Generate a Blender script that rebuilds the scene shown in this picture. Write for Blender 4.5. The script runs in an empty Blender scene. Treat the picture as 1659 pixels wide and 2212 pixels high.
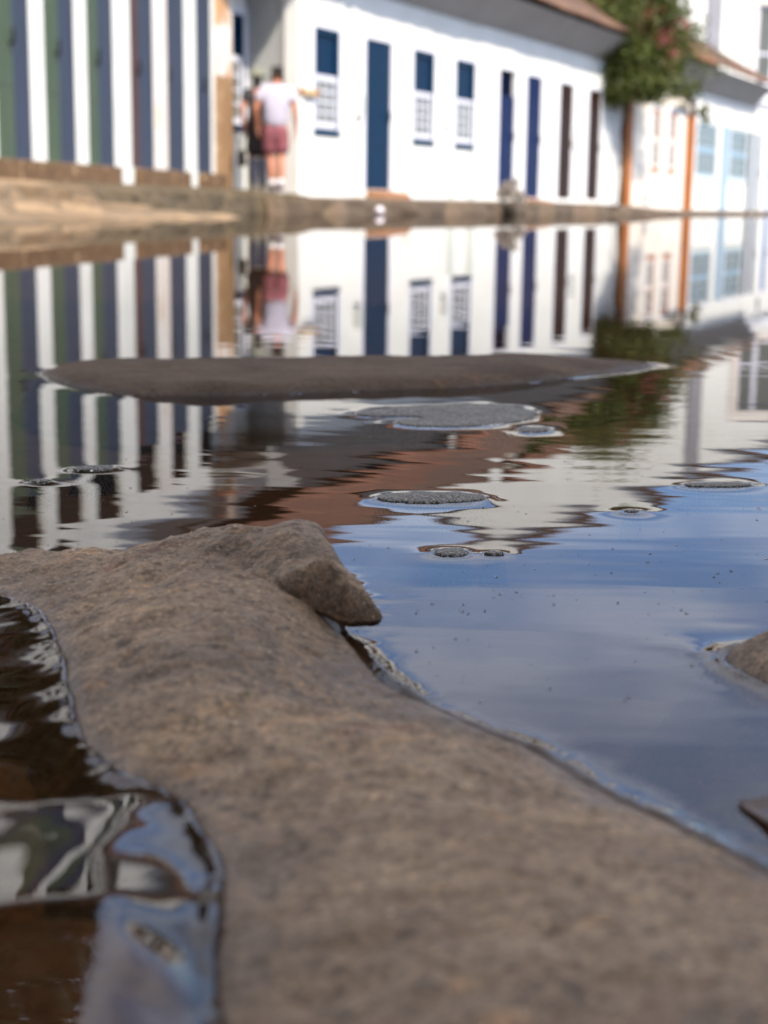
import bpy, math, random
import numpy as np
from math import sin, cos, radians, pi, sqrt
from mathutils import Vector
random.seed(7)
RNG = np.random.default_rng(11)
SC = bpy.context.scene
COL = SC.collection

# ------------------------------------------------------------------ camera model (metres)
IW, IH, FP = 1659.0, 2212.0, 3300.0
PITCH, ROLL, CH = radians(11.36), radians(0.75), 0.13

def ray(x, y):
    u = (x - IW/2)/FP; v = -(y - IH/2)/FP
    c, s = cos(ROLL), sin(ROLL)
    u2 = u*c - v*s; v2 = u*s + v*c
    return np.array([u2, cos(PITCH) + v2*sin(PITCH), -sin(PITCH) + v2*cos(PITCH)])

def onz(x, y, z=0.0):
    d = ray(x, y); t = (z - CH)/d[2]
    return (float(d[0]*t), float(d[1]*t))

# ------------------------------------------------------------------ helpers
def tag(o, label=None, cat=None, group=None, kind=None):
    if label: o['label'] = label
    if cat: o['category'] = cat
    if group: o['group'] = group
    if kind: o['kind'] = kind
    return o

def empty(name, loc=(0, 0, 0), rz=0.0, label=None, cat=None, group=None):
    o = bpy.data.objects.new(name, None); COL.objects.link(o)
    o.location = loc; o.rotation_euler = (0, 0, rz)
    o.empty_display_size = 0.1
    return tag(o, label, cat, group)

class MB:
    def __init__(s): s.v = []; s.f = []
    def add(s, vs, fs):
        b = len(s.v); s.v += [tuple(map(float, p)) for p in vs]
        s.f += [tuple(b+i for i in f) for f in fs]; return s
    def box(s, x0, x1, y0, y1, z0, z1):
        s.add([(x0,y0,z0),(x1,y0,z0),(x1,y1,z0),(x0,y1,z0),(x0,y0,z1),(x1,y0,z1),(x1,y1,z1),(x0,y1,z1)],
              [(0,3,2,1),(4,5,6,7),(0,1,5,4),(1,2,6,5),(2,3,7,6),(3,0,4,7)]); return s
    def quad(s, a, b, c, d): return s.add([a,b,c,d], [(0,1,2,3)])
    def tube(s, pts, rad, n=10, cap=True):
        pts = [Vector(p) for p in pts]
        if not hasattr(rad, '__len__'): rad = [rad]*len(pts)
        base = len(s.v); up = Vector((0.13, 0.31, 1)).normalized()
        for i, p in enumerate(pts):
            t = (pts[min(i+1, len(pts)-1)] - pts[max(i-1, 0)]).normalized()
            a = t.cross(up)
            if a.length < 1e-3: a = t.cross(Vector((1, 0, 0)))
            a.normalize(); b = t.cross(a)
            for k in range(n):
                q = p + (a*cos(2*pi*k/n) + b*sin(2*pi*k/n))*rad[i]
                s.v.append(tuple(q))
        for i in range(len(pts)-1):
            for k in range(n):
                k2 = (k+1) % n
                s.f.append((base+i*n+k, base+i*n+k2, base+(i+1)*n+k2, base+(i+1)*n+k))
        if cap:
            s.f.append(tuple(base+k for k in range(n))[::-1])
            s.f.append(tuple(base+(len(pts)-1)*n+k for k in range(n)))
        return s
    def lathe(s, prof, c=(0, 0, 0), n=20):
        base = len(s.v)
        for r, z in prof:
            for k in range(n):
                s.v.append((c[0]+r*cos(2*pi*k/n), c[1]+r*sin(2*pi*k/n), c[2]+z))
        for i in range(len(prof)-1):
            for k in range(n):
                k2 = (k+1) % n
                s.f.append((base+i*n+k, base+i*n+k2, base+(i+1)*n+k2, base+(i+1)*n+k))
        return s
    def build(s, name, mat, parent=None, smooth=False, bevel=0.0):
        me = bpy.data.meshes.new(name); me.from_pydata(s.v, [], s.f); me.update()
        o = bpy.data.objects.new(name, me); COL.objects.link(o)
        for m in (mat if isinstance(mat, (list, tuple)) else [mat]): me.materials.append(m)
        if smooth: me.polygons.foreach_set('use_smooth', [True]*len(me.polygons))
        if bevel:
            b = o.modifiers.new('bevel', 'BEVEL'); b.width = bevel; b.segments = 2; b.limit_method = 'ANGLE'
        if parent: o.parent = parent
        return o

def grid_mesh(name, X, Y, Z, mat, keep=None, parent=None):
    """X,Y,Z 2-D arrays -> smooth quad grid; keep = per-cell mask"""
    ny, nx = X.shape
    co = np.stack([X, Y, Z], -1).reshape(-1, 3).astype(np.float32)
    i, j = np.meshgrid(np.arange(ny-1), np.arange(nx-1), indexing='ij')
    a = i*nx + j
    q = np.stack([a, a+1, a+nx+1, a+nx], -1)
    q = q[keep] if keep is not None else q.reshape(-1, 4)
    used = np.unique(q); remap = np.full(len(co), -1, np.int64); remap[used] = np.arange(len(used))
    q = remap[q].astype(np.int32); co = co[used]
    me = bpy.data.meshes.new(name)
    me.vertices.add(len(co)); me.vertices.foreach_set('co', co.ravel())
    me.loops.add(q.size); me.loops.foreach_set('vertex_index', q.ravel())
    me.polygons.add(len(q)); me.polygons.foreach_set('loop_start', np.arange(0, q.size, 4, dtype=np.int32))
    me.polygons.foreach_set('loop_total', np.full(len(q), 4, np.int32))
    me.polygons.foreach_set('use_smooth', np.ones(len(q), bool))
    me.update(calc_edges=True); me.validate()
    o = bpy.data.objects.new(name, me); COL.objects.link(o); me.materials.append(mat)
    if parent: o.parent = parent
    return o

def vnoise(x, y, seed=0):
    r = np.random.default_rng(seed); T = r.random((256, 256))
    xi = np.floor(x).astype(int); yi = np.floor(y).astype(int)
    fx = x - xi; fy = y - yi
    fx = fx*fx*fx*(fx*(fx*6-15)+10); fy = fy*fy*fy*(fy*(fy*6-15)+10)
    g = lambda a, b: T[a % 256, b % 256]
    return ((g(xi, yi)*(1-fx)+g(xi+1, yi)*fx)*(1-fy) + (g(xi, yi+1)*(1-fx)+g(xi+1, yi+1)*fx)*fy)*2-1

def fbm(x, y, sc, octv=4, seed=0, gain=0.5):
    t = 0; a = 1
    for k in range(octv):
        t = t + a*vnoise(x*sc*2**k + 17.3*k, y*sc*2**k + 9.1*k, seed+k); a *= gain
    return t

def pdist(px, py, poly):
    """signed distance to closed polygon, + inside"""
    P = np.asarray(poly, float); Q = np.roll(P, -1, 0)
    d2 = np.full(px.shape, 1e9); ins = np.zeros(px.shape, bool)
    for (ax, ay), (bx, by) in zip(P, Q):
        ex, ey = bx-ax, by-ay
        t = np.clip(((px-ax)*ex + (py-ay)*ey)/(ex*ex+ey*ey+1e-12), 0, 1)
        d2 = np.minimum(d2, (px-ax-t*ex)**2 + (py-ay-t*ey)**2)
        if ay != by:
            c = ((ay > py) != (by > py)) & (px < (bx-ax)*(py-ay)/(by-ay)+ax)
            ins ^= c
    d = np.sqrt(d2)
    return np.where(ins, d, -d)

def sstep(t): t = np.clip(t, 0, 1); return t*t*(3-2*t)

def smooth_poly(p, it=2):
    p = [tuple(q) for q in p]
    for _ in range(it):
        r = []
        for i in range(len(p)):
            a, b = p[i], p[(i+1) % len(p)]
            r += [(a[0]*.75+b[0]*.25, a[1]*.75+b[1]*.25), (a[0]*.25+b[0]*.75, a[1]*.25+b[1]*.75)]
        p = r
    return p

# ------------------------------------------------------------------ materials
def nt(name):
    m = bpy.data.materials.new(name); m.use_nodes = True
    n = m.node_tree; n.nodes.clear()
    out = n.nodes.new('ShaderNodeOutputMaterial')
    return m, n, out

def N(n, typ, **kw):
    o = n.nodes.new(typ)
    for k, v in kw.items():
        if k in o.inputs: o.inputs[k].default_value = v
        else: setattr(o, k, v)
    return o

def ramp(n, fac, stops):
    r = n.nodes.new('ShaderNodeValToRGB'); cr = r.color_ramp
    while len(cr.elements) < len(stops): cr.elements.new(0.5)
    for e, (p, c) in zip(cr.elements, stops):
        e.position = p; e.color = (*c, 1) if len(c) == 3 else c
    n.links.new(fac, r.inputs['Fac']); return r.outputs['Color']

def noise(n, vec, scale, detail=4, rough=0.55):
    t = N(n, 'ShaderNodeTexNoise'); t.inputs['Scale'].default_value = scale
    t.inputs['Detail'].default_value = detail; t.inputs['Roughness'].default_value = rough
    if vec is not None: n.links.new(vec, t.inputs['Vector'])
    return t.outputs['Fac']

def coord(n, kind='Object', scale=None):
    t = n.nodes.new('ShaderNodeTexCoord'); v = t.outputs[kind]
    if scale:
        mp = n.nodes.new('ShaderNodeMapping'); mp.inputs['Scale'].default_value = scale
        n.links.new(v, mp.inputs['Vector']); v = mp.outputs['Vector']
    return v

def mixc(n, f, a, b, mode='MIX'):
    m = n.nodes.new('ShaderNodeMix'); m.data_type = 'RGBA'; m.blend_type = mode
    if hasattr(f, 'links'): n.links.new(f, m.inputs[0])
    else: m.inputs[0].default_value = f
    for i, c in ((6, a), (7, b)):
        if hasattr(c, 'links'): n.links.new(c, m.inputs[i])
        else: m.inputs[i].default_value = (*c, 1)
    return m.outputs[2]

def paint(name, a, b=None, scale=3.0, rough=0.6, bump=0.15, bscale=40, spots=None, vec=(1, 1, 1), spec=0.3):
    """two-tone weathered surface; spots = (colour, threshold, scale)"""
    m, n, out = nt(name)
    p = N(n, 'ShaderNodeBsdfPrincipled'); p.inputs['Roughness'].default_value = rough
    p.inputs['Specular IOR Level'].default_value = spec
    v = coord(n, 'Object', vec)
    b = b or tuple(c*0.85 for c in a)
    c = mixc(n, ramp(n, noise(n, v, scale, 6), [(0.35, (0, 0, 0)), (0.68, (1, 1, 1))]), a, b)
    if spots:
        sc_, th, ss = spots
        f = ramp(n, noise(n, v, ss, 5), [(th, (0, 0, 0)), (th+0.07, (1, 1, 1))])
        c = mixc(n, f, c, sc_)
    n.links.new(c, p.inputs['Base Color'])
    if bump:
        bn = N(n, 'ShaderNodeBump'); bn.inputs['Strength'].default_value = bump; bn.inputs['Distance'].default_value = 0.01
        n.links.new(noise(n, v, bscale, 5), bn.inputs['Height']); n.links.new(bn.outputs[0], p.inputs['Normal'])
    n.links.new(p.outputs[0], out.inputs[0])
    return m

M = {}
M['lime'] = paint('white limewash', (.82, .80, .75), (.76, .735, .67), 1.2, .85, .2, 30, ((.60, .55, .46), .64, .9), (1, 1, 1.6))
M['ochre'] = paint('weathered ochre plaster', (.20, .12, .06), (.15, .09, .05), 1.2, .85, .2, 30)
M['tan'] = paint('tan plaster', (.34, .20, .10), (.27, .16, .08), 2, .85, .3, 25, ((.42, .28, .17), .6, 5))
M['grit'] = paint('pale grit', (.40, .31, .20), (.24, .18, .12), 90, .9, .2, 300)
M['lime_less_lit'] = paint('limewash toned for weaker light', (.70, .71, .68), (.62, .63, .60), 1.5, .85, .2, 30)  # limewash copy for the return wall, its weaker light put into the colour
M['trim'] = paint('white trim paint', (.80, .79, .83), (.72, .71, .76), 3, .6, .08)
M['pier'] = paint('white pier plaster', (.78, .765, .725), (.66, .65, .60), 1.6, .85, .25, 25)
M['pier_stain'] = paint('stained pier plaster', (.78, .76, .73), (.62, .52, .44), 1.6, .85, .25, 25, ((.62, .40, .22), .60, 3.0), (1, 1, .35))
M['corner'] = paint('orange patched plaster', (.50, .24, .10), (.56, .33, .17), 1.8, .85, .3, 25, ((.78, .72, .66), .47, 1.3), (1, 1, .8))
M['blue'] = paint('deep blue paint', (.0010, .020, .055), (.0008, .014, .042), 4, .4, .1, 60, None, (6, 1, .4), spec=.08)
M['blue_royal'] = paint('royal blue paint', (.0006, .008, .060), (.0004, .006, .045), 4, .4, .1, 60, None, (6, 1, .4), spec=.08)
M['blue_teal'] = paint('teal blue frame paint', (.006, .032, .07), None, 4, .45, .1, spec=.08)
M['slate'] = paint('faded slate blue paint', (.050, .062, .092), (.038, .048, .074), 3, .6, .15, 40, None, (5, 1, .3), spec=.08)
M['green'] = paint('faded green paint', (.078, .105, .070), (.058, .082, .056), 3, .6, .15, 40, None, (5, 1, .3), spec=.08)
M['redbrown'] = paint('red brown paint', (.085, .048, .045), None, 3, .6, .15, spec=.08)
M['brown'] = paint('dark brown wood', (.030, .012, .008), (.02, .008, .006), 4, .5, .15, 60, None, (6, 1, .4), spec=.08)
M['fan'] = paint('dark fanlight glass', (.006, .007, .008), None, 3, .6, 0, spec=.03)
M['navy'] = paint('dark navy interior', (.001, .003, .018), None, 3, .6, 0, spec=.02)
M['pane'] = paint('dusty window glass', (.15, .15, .132), (.10, .104, .094), 5, .2, 0)
M['sash'] = paint('white sash paint', (.72, .70, .76), None, 5, .5, .05)
M['orange'] = paint('orange paint', (.40, .125, .012), (.30, .085, .010), 2.5, .6, .15, 30, None, (3, 3, .8))
M['peach'] = paint('peach paint', (.78, .68, .60), None, 3, .6, .1)
M['cream'] = paint('warm cream limewash', (.80, .74, .66), (.76, .66, .54), 1.0, .85, .2, 30)
M['paleblue'] = paint('pale blue paint', (.30, .41, .50), (.25, .36, .45), 3, .55, .1)
M['midblue'] = paint('mid blue paint', (.12, .22, .44), None, 3, .55, .1)
M['darkslate'] = paint('dark slate paint', (.10, .13, .17), None, 3, .55, .1)
M['greypil'] = paint('grey pilaster plaster', (.30, .29, .31), (.25, .24, .26), 2, .8, .2)
M['greywash'] = paint('pale grey green wash', (.62, .64, .58), None, 2, .8, .2)
M['tile'] = paint('clay roof tile', (.225, .092, .052), (.13, .060, .038), 2.5, .85, .5, 30, ((.10, .07, .05), .62, 6), (1, 1, 1))
M['tile_dark'] = paint('weathered clay roof tile', (.16, .085, .055), (.10, .06, .04), 2.5, .85, .5, 30)
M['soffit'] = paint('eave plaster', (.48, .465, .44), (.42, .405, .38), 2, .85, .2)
M['step'] = paint('clay step', (.30, .145, .07), (.24, .12, .065), 4, .85, .4, 30)
M['plinth'] = paint('brown brick threshold', (.15, .088, .044), (.11, .062, .032), 6, .9, .5, 25, ((.36, .23, .13), .6, 8))
M['tanwood'] = paint('tan wood', (.62, .42, .20), (.5, .33, .16), 6, .6, .2)
M['meter'] = paint('grey box paint', (.60, .61, .56), None, 6, .5, .05)
M['hair'] = paint('dark brown hair', (.02, .012, .008), None, 30, .6, .4, 200)
M['skin'] = paint('tanned skin', (.50, .21, .12), (.44, .17, .10), 9, .5, .05)
M['shirt'] = paint('white lilac cotton', (.52, .48, .55), (.44, .40, .47), 5, .85, .4, 14)
M['shorts'] = paint('dusty rose cotton', (.27, .085, .095), (.20, .065, .075), 6, .85, .4, 14)
M['sock'] = paint('white sock and shoe', (.75, .70, .70), None, 9, .7, .2)
M['dress'] = paint('charcoal cotton', (.030, .026, .026), (.045, .04, .04), 6, .85, .3, 14)
M['jeans'] = paint('grey blue denim', (.17, .17, .21), None, 9, .85, .3, 30)
M['hat'] = paint('grey green felt', (.20, .20, .15), None, 9, .9, .3, 40)
M['bag'] = paint('black leather', (.008, .008, .008), None, 8, .45, .2)
M['ball'] = paint('white plastic', (.80, .70, .74), (.7, .62, .66), 4, .4, .05)
M['pot'] = paint('dark clay pot', (.035, .028, .018), None, 8, .8, .3)
M['bark'] = paint('brown bark', (.10, .055, .03), (.06, .035, .02), 8, .9, .6, 30)
M['leafbrown'] = paint('wet brown leaf', (.045, .017, .004), (.028, .011, .003), 60, .4, .2, 300)
M['speck_dark'] = paint('dark specks', (.02, .016, .012), None, 90, .8, 0)
M['speck_light'] = paint('pale specks', (.30, .27, .24), None, 90, .6, 0)

def foliage(name, a, b, c, scale=6):
    m, n, out = nt(name)
    p = N(n, 'ShaderNodeBsdfPrincipled'); p.inputs['Roughness'].default_value = .5
    v = coord(n, 'Object')
    col = ramp(n, noise(n, v, scale, 3), [(.3, a), (.5, b), (.7, c)])
    n.links.new(col, p.inputs['Base Color'])
    tr = N(n, 'ShaderNodeBsdfTranslucent'); n.links.new(col, tr.inputs['Color'])
    mx = N(n, 'ShaderNodeMixShader'); mx.inputs[0].default_value = .3
    n.links.new(p.outputs[0], mx.inputs[1]); n.links.new(tr.outputs[0], mx.inputs[2])
    n.links.new(mx.outputs[0], out.inputs[0]); return m
M['leaf'] = foliage('green foliage', (.035, .052, .008), (.085, .105, .016), (.17, .18, .035))
M['leaf_dark'] = foliage('dark tree foliage', (.012, .022, .005), (.028, .042, .010), (.055, .070, .018), .8)
M['bract'] = foliage('pink red bracts', (.42, .06, .07), (.5, .12, .12), (.6, .25, .22))
M['paleleaf'] = foliage('pale grey foliage', (.26, .21, .15), (.40, .33, .26), (.52, .44, .37), 14)

def stone_mat(name, c1, c2, c3, grain=1.0, wet=True, seed=0.0, gritty=False):
    """weathered granite cobble: mineral blotches, pale grains, pits, and a wet band just above the water"""
    m, n, out = nt(name)
    p = N(n, 'ShaderNodeBsdfPrincipled')
    v0 = coord(n, 'Object')
    mp = n.nodes.new('ShaderNodeMapping'); mp.inputs['Location'].default_value = (seed, seed*.7, 0)
    mp.inputs['Scale'].default_value = (1, 1.35, 1); mp.inputs['Rotation'].default_value = (0, 0, .6)
    n.links.new(v0, mp.inputs['Vector']); v = mp.outputs['Vector']
    c = ramp(n, noise(n, v, 34, 9, .70), [(.30, c1), (.50, c2), (.70, c3)])
    c = mixc(n, ramp(n, noise(n, v, 130, 6, .7), [(.36, (.6, .6, .6)), (.46, (0, 0, 0))]), c, tuple(k*.60 for k in c1))
    c = mixc(n, ramp(n, noise(n, v, 48, 4, .6), [(.60, (0, 0, 0)), (.70, (.65, .65, .65))]), c, (c3[0]*1.25, c3[1]*1.02, c3[2]*.78))
    c = mixc(n, ramp(n, noise(n, v, 30, 3, .5), [(.675, (0, 0, 0)), (.73, (.6, .6, .6))]), c, (.13, .055, .035))
    vo = N(n, 'ShaderNodeTexVoronoi'); vo.inputs['Scale'].default_value = 420; n.links.new(v, vo.inputs['Vector'])
    g = ramp(n, vo.outputs['Distance'], [(.14, (.75*grain,)*3), (.30, (0, 0, 0))])
    sel = ramp(n, noise(n, v, 160, 2), [(.52, (0, 0, 0)), (.62, (1, 1, 1))])
    gm = mixc(n, 1.0, g, sel, 'MULTIPLY')
    c = mixc(n, gm, c, (.36, .27, .18))
    dk = ramp(n, noise(n, v, 330, 3, .7), [(.36, (.55,)*3), (.46, (0, 0, 0))])
    c = mixc(n, dk, c, tuple(k*.45 for k in c1))
    tone = ramp(n, noise(n, v, 11, 3, .5), [(.34, (.66, .63, .62)), (.52, (1, 1, 1)), (.70, (1.22, 1.18, 1.10))])
    c = mixc(n, 1.0, c, tone, 'MULTIPLY')
    if not gritty and grain > .9:
        for sc_, amp_ in ((1500, .46), (620, .38), (260, .34)):
            fg = noise(n, v, sc_, 2, .75)
            c = mixc(n, amp_, c, mixc(n, 1.0, c, ramp(n, fg, [(.34, (.34, .33, .32)), (.50, (1, 1, 1)), (.66, (1.75, 1.68, 1.55))]), 'MULTIPLY'))
    if gritty:
        gn = noise(n, v, 900, 3, .8)
        c = mixc(n, ramp(n, gn, [(.50, (0, 0, 0)), (.58, (.75, .75, .75))]), c, (.34, .325, .30))
        c = mixc(n, ramp(n, gn, [(.38, (.85, .85, .85)), (.46, (0, 0, 0))]), c, (.03, .027, .024))
    if wet:
        geo = n.nodes.new('ShaderNodeNewGeometry'); sx = n.nodes.new('ShaderNodeSeparateXYZ')
        n.links.new(geo.outputs['Position'], sx.inputs[0])
        ad = N(n, 'ShaderNodeMath', operation='MULTIPLY_ADD'); n.links.new(noise(n, v, 60, 4), ad.inputs[0])
        ad.inputs[1].default_value = -.006; n.links.new(sx.outputs['Z'], ad.inputs[2])
        wr = n.nodes.new('ShaderNodeMapRange'); n.links.new(ad.outputs[0], wr.inputs['Value'])
        wr.inputs['From Min'].default_value = -.0035; wr.inputs['From Max'].default_value = .0015
        wr.inputs['To Min'].default_value = 1; wr.inputs['To Max'].default_value = 0
        c = mixc(n, wr.outputs[0], c, mixc(n, 1.0, c, (.62, .56, .52), 'MULTIPLY'))
        rr = n.nodes.new('ShaderNodeMapRange'); n.links.new(wr.outputs[0], rr.inputs['Value'])
        rr.inputs['To Min'].default_value = .82; rr.inputs['To Max'].default_value = .28
        n.links.new(rr.outputs[0], p.inputs['Roughness'])
    else: p.inputs['Roughness'].default_value = .8
    p.inputs['Specular IOR Level'].default_value = .35 if name.startswith('brown') else .12
    n.links.new(c, p.inputs['Base Color'])
    b1 = N(n, 'ShaderNodeBump'); b1.inputs['Strength'].default_value = .9; b1.inputs['Distance'].default_value = .0026
    n.links.new(noise(n, v, 110, 7, .68), b1.inputs['Height'])
    b2 = N(n, 'ShaderNodeBump'); b2.inputs['Strength'].default_value = .8; b2.inputs['Distance'].default_value = .0009
    n.links.new(noise(n, v, 520, 4, .7), b2.inputs['Height']); n.links.new(b1.outputs[0], b2.inputs['Normal'])
    n.links.new(b2.outputs[0], p.inputs['Normal'])
    n.links.new(p.outputs[0], out.inputs[0]); return m
M['stone'] = stone_mat('brown grey cobble stone', (.112, .078, .054), (.160, .112, .075), (.222, .156, .102))
M['stone_dark'] = stone_mat('dark brown cobble stone', (.058, .037, .023), (.076, .049, .031), (.096, .064, .042), .4, True, 3.1)
M['stone_wet'] = stone_mat('wet grey cobble stone', (.050, .045, .040), (.082, .075, .067), (.13, .12, .107), 1.0, False, 5.3, True)
M['stone_sunk'] = stone_mat('sunken brown cobble stone', (.10, .060, .036), (.14, .085, .052), (.185, .118, .074), .3, False, 7.7)

def paving_mat(name, a, b, c, vs=2.4):
    m, n, out = nt(name)
    p = N(n, 'ShaderNodeBsdfPrincipled'); p.inputs['Roughness'].default_value = .85
    v = coord(n, 'Object')
    vo = N(n, 'ShaderNodeTexVoronoi', feature='DISTANCE_TO_EDGE'); vo.inputs['Scale'].default_value = vs
    n.links.new(v, vo.inputs['Vector'])
    vc = N(n, 'ShaderNodeTexVoronoi'); vc.inputs['Scale'].default_value = vs; n.links.new(v, vc.inputs['Vector'])
    sp = n.nodes.new('ShaderNodeSeparateColor'); n.links.new(vc.outputs['Color'], sp.inputs[0])
    col = ramp(n, sp.outputs[0], [(.1, a), (.5, b), (.9, c)])
    col = mixc(n, ramp(n, noise(n, v, 9, 5), [(.4, (0, 0, 0)), (.75, (.6, .6, .6))]), col, tuple(k*.5 for k in a))
    gap = ramp(n, vo.outputs['Distance'], [(.01, (.8, .8, .8)), (.06, (0, 0, 0))])
    col = mixc(n, gap, col, (.10, .07, .04))
    n.links.new(col, p.inputs['Base Color'])
    bn = N(n, 'ShaderNodeBump'); bn.inputs['Strength'].default_value = .8; bn.inputs['Distance'].default_value = .04
    n.links.new(ramp(n, vo.outputs['Distance'], [(0, (0, 0, 0)), (.2, (1, 1, 1))]), bn.inputs['Height'])
    n.links.new(bn.outputs[0], p.inputs['Normal']); n.links.new(p.outputs[0], out.inputs[0]); return m
M['paving'] = paving_mat('tan paving stone', (.13, .078, .036), (.20, .125, .062), (.28, .182, .098), 1.3)
M['moss'] = paving_mat('mossy kerb stone', (.062, .040, .015), (.085, .056, .022), (.12, .08, .036), 2.0)
M['kerb'] = paving_mat('grey brown kerb stone', (.070, .045, .026), (.098, .063, .037), (.15, .098, .058), 1.6)

def mud_mat():
    m, n, out = nt('brown mud bed')
    p = N(n, 'ShaderNodeBsdfPrincipled'); p.inputs['Roughness'].default_value = .8
    v = coord(n, 'Object')
    c = ramp(n, noise(n, v, 14, 7, .65), [(.3, (.05, .028, .015)), (.55, (.09, .052, .029)), (.75, (.14, .085, .05))])
    n.links.new(c, p.inputs['Base Color'])
    bn = N(n, 'ShaderNodeBump'); bn.inputs['Strength'].default_value = .6; bn.inputs['Distance'].default_value = .01
    n.links.new(noise(n, v, 25, 6), bn.inputs['Height']); n.links.new(bn.outputs[0], p.inputs['Normal'])
    n.links.new(p.outputs[0], out.inputs[0]); return m
M['mud'] = mud_mat()

def water_mat():
    m, n, out = nt('murky puddle water')
    v = coord(n, 'Object')
    mp = n.nodes.new('ShaderNodeMapping'); mp.inputs['Scale'].default_value = (.26, 1.5, 1)
    n.links.new(v, mp.inputs['Vector']); w = mp.outputs['Vector']
    # ripple strength dies away with distance along the street and has calm and lively patches
    sx = n.nodes.new('ShaderNodeSeparateXYZ'); n.links.new(v, sx.inputs[0])
    mr = n.nodes.new('ShaderNodeMapRange'); n.links.new(sx.outputs['Y'], mr.inputs['Value'])
    mr.inputs['From Min'].default_value = .5; mr.inputs['From Max'].default_value = 2.2
    mr.inputs['To Min'].default_value = 1; mr.inputs['To Max'].default_value = .10
    nz = N(n, 'ShaderNodeTexNoise'); nz.inputs['Scale'].default_value = 20; nz.inputs['Detail'].default_value = 2
    nz.inputs['Roughness'].default_value = .35; n.links.new(w, nz.inputs['Vector'])
    nz2 = N(n, 'ShaderNodeTexNoise'); nz2.inputs['Scale'].default_value = 5; nz2.inputs['Detail'].default_value = 1; n.links.new(w, nz2.inputs['Vector'])
    a = N(n, 'ShaderNodeMath', operation='MULTIPLY'); n.links.new(nz.outputs[0], a.inputs[0]); a.inputs[1].default_value = WATER_FINE
    b = N(n, 'ShaderNodeMath', operation='MULTIPLY_ADD'); n.links.new(nz2.outputs[0], b.inputs[0]); b.inputs[1].default_value = WATER_BROAD
    n.links.new(a.outputs[0], b.inputs[2])
    h = N(n, 'ShaderNodeMath', operation='MULTIPLY'); n.links.new(b.outputs[0], h.inputs[0]); n.links.new(mr.outputs[0], h.inputs[1])
    bn = N(n, 'ShaderNodeBump'); bn.inputs['Strength'].default_value = 1; bn.inputs['Distance'].default_value = 1.0
    n.links.new(h.outputs[0], bn.inputs['Height'])
    fr = N(n, 'ShaderNodeFresnel'); fr.inputs['IOR'].default_value = 1.40; n.links.new(bn.outputs[0], fr.inputs['Normal'])
    gl = N(n, 'ShaderNodeBsdfGlossy'); gl.inputs['Roughness'].default_value = 0.0; n.links.new(bn.outputs[0], gl.inputs['Normal'])
    tr = N(n, 'ShaderNodeBsdfTransparent'); tr.inputs['Color'].default_value = (.60, .50, .41, 1)
    mx = N(n, 'ShaderNodeMixShader'); n.links.new(fr.outputs[0], mx.inputs[0])
    n.links.new(tr.outputs[0], mx.inputs[1]); n.links.new(gl.outputs[0], mx.inputs[2])
    n.links.new(mx.outputs[0], out.inputs[0]); return m
WATER_FINE, WATER_BROAD = 0.00024, 0.00010
M['water'] = water_mat()

# ------------------------------------------------------------------ stones in the flooded street
STONES = []     # (polygon, meniscus height, decay length) for the water surface

def make_stone(name, poly, zfun, mat, res, m=.0022, lam=.0042, label=None, group=None, margin=.03, floor=-.032, post=None, skirt=1.3):
    P = np.array(poly); x0, y0 = P.min(0)-margin; x1, y1 = P.max(0)+margin
    X, Y = np.meshgrid(np.arange(x0, x1, res), np.arange(y0, y1, res))
    D = pdist(X, Y, poly)
    Z = np.where(D > 0, zfun(X, Y, np.maximum(D, 0)), -np.abs(D)*skirt)
    Z = np.maximum(Z, floor)
    X2, Y2 = X, Y
    if post: X2, Y2, Z = post(X, Y, Z, D)
    keep = (Z[:-1, :-1] > floor+1e-5) | (Z[1:, 1:] > floor+1e-5) | (Z[:-1, 1:] > floor+1e-5) | (Z[1:, :-1] > floor+1e-5)
    cx, cy = P.mean(0)
    o = grid_mesh(name, X2-cx, Y2-cy, Z, mat, keep)
    o.location = (cx, cy, 0)
    tag(o, label, 'stone', group)
    STONES.append((poly, m, lam, (x0-.02, x1+.02, y0-.02, y1+.02)))
    return o

# the big foreground cobble
left = [(-40,1283),(0,1290),(60,1318),(95,1345),(125,1400),(138,1450),(150,1520),(165,1590),(210,1640),(262,1690),(330,1702),(395,1732),(430,1800),(478,1880),(474,1930),(456,2010),(450,2100),(470,2212)]
right = [(742,1368),(752,1382),(780,1412),(815,1452),(850,1484),(950,1535),(1080,1594),(1200,1646),(1300,1712),(1430,1772),(1530,1822),(1659,1892),(1800,1950)]
poly = [onz(*p) for p in left] + [(-.02,.17),(.0,.12),(.06,.10),(.115,.14),(.125,.2),(.115,.235)] + [onz(*p) for p in right[::-1]]
poly += [(-.012,.47),(-.008,.49),(-.012,.508),(-.024,.528),(-.045,.546),(-.085,.556),(-.13,.553),(-.18,.545),(-.215,.53),(-.2,.508),(-.165,.5)]
MAIN = poly
def main_z(X, Y, D):
    rightside = sstep((X - (-.045) + (.42-Y)*.42)/.05)
    w = .012 + (.022 + .030*sstep((Y-.375)/.03))*rightside
    zm = .0135 + .0025*sstep((.35-Y)/.15)
    zm = zm - .0088*sstep((-.050-X)/.085)*sstep((Y-.42)/.05)
    zm = zm + .0118*np.exp(-((X+.038)/.034)**2 - ((Y-.514)/.030)**2)
    z = zm*(1-np.exp(-D/w))
    z = z + .0021*fbm(X, Y, 24, 4, 3)*sstep(D/.012) + .0008*fbm(X*1.0, Y*1.5, 110, 3, 8)*sstep(D/.006) + .00035*fbm(X, Y, 330, 2, 12)*sstep(D/.006)
    z = z + .0009*fbm(X+Y*.35, Y, 60, 3, 40)*sstep(D/.008)*sstep((Y-.3)/.1)
    return z
stone_main = make_stone('cobblestone', smooth_poly(MAIN, 1), main_z, M['stone'], .00125, .0018, .0036,
           'big brown grey cobblestone filling the foreground with a broken raised lip at its far end')
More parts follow.
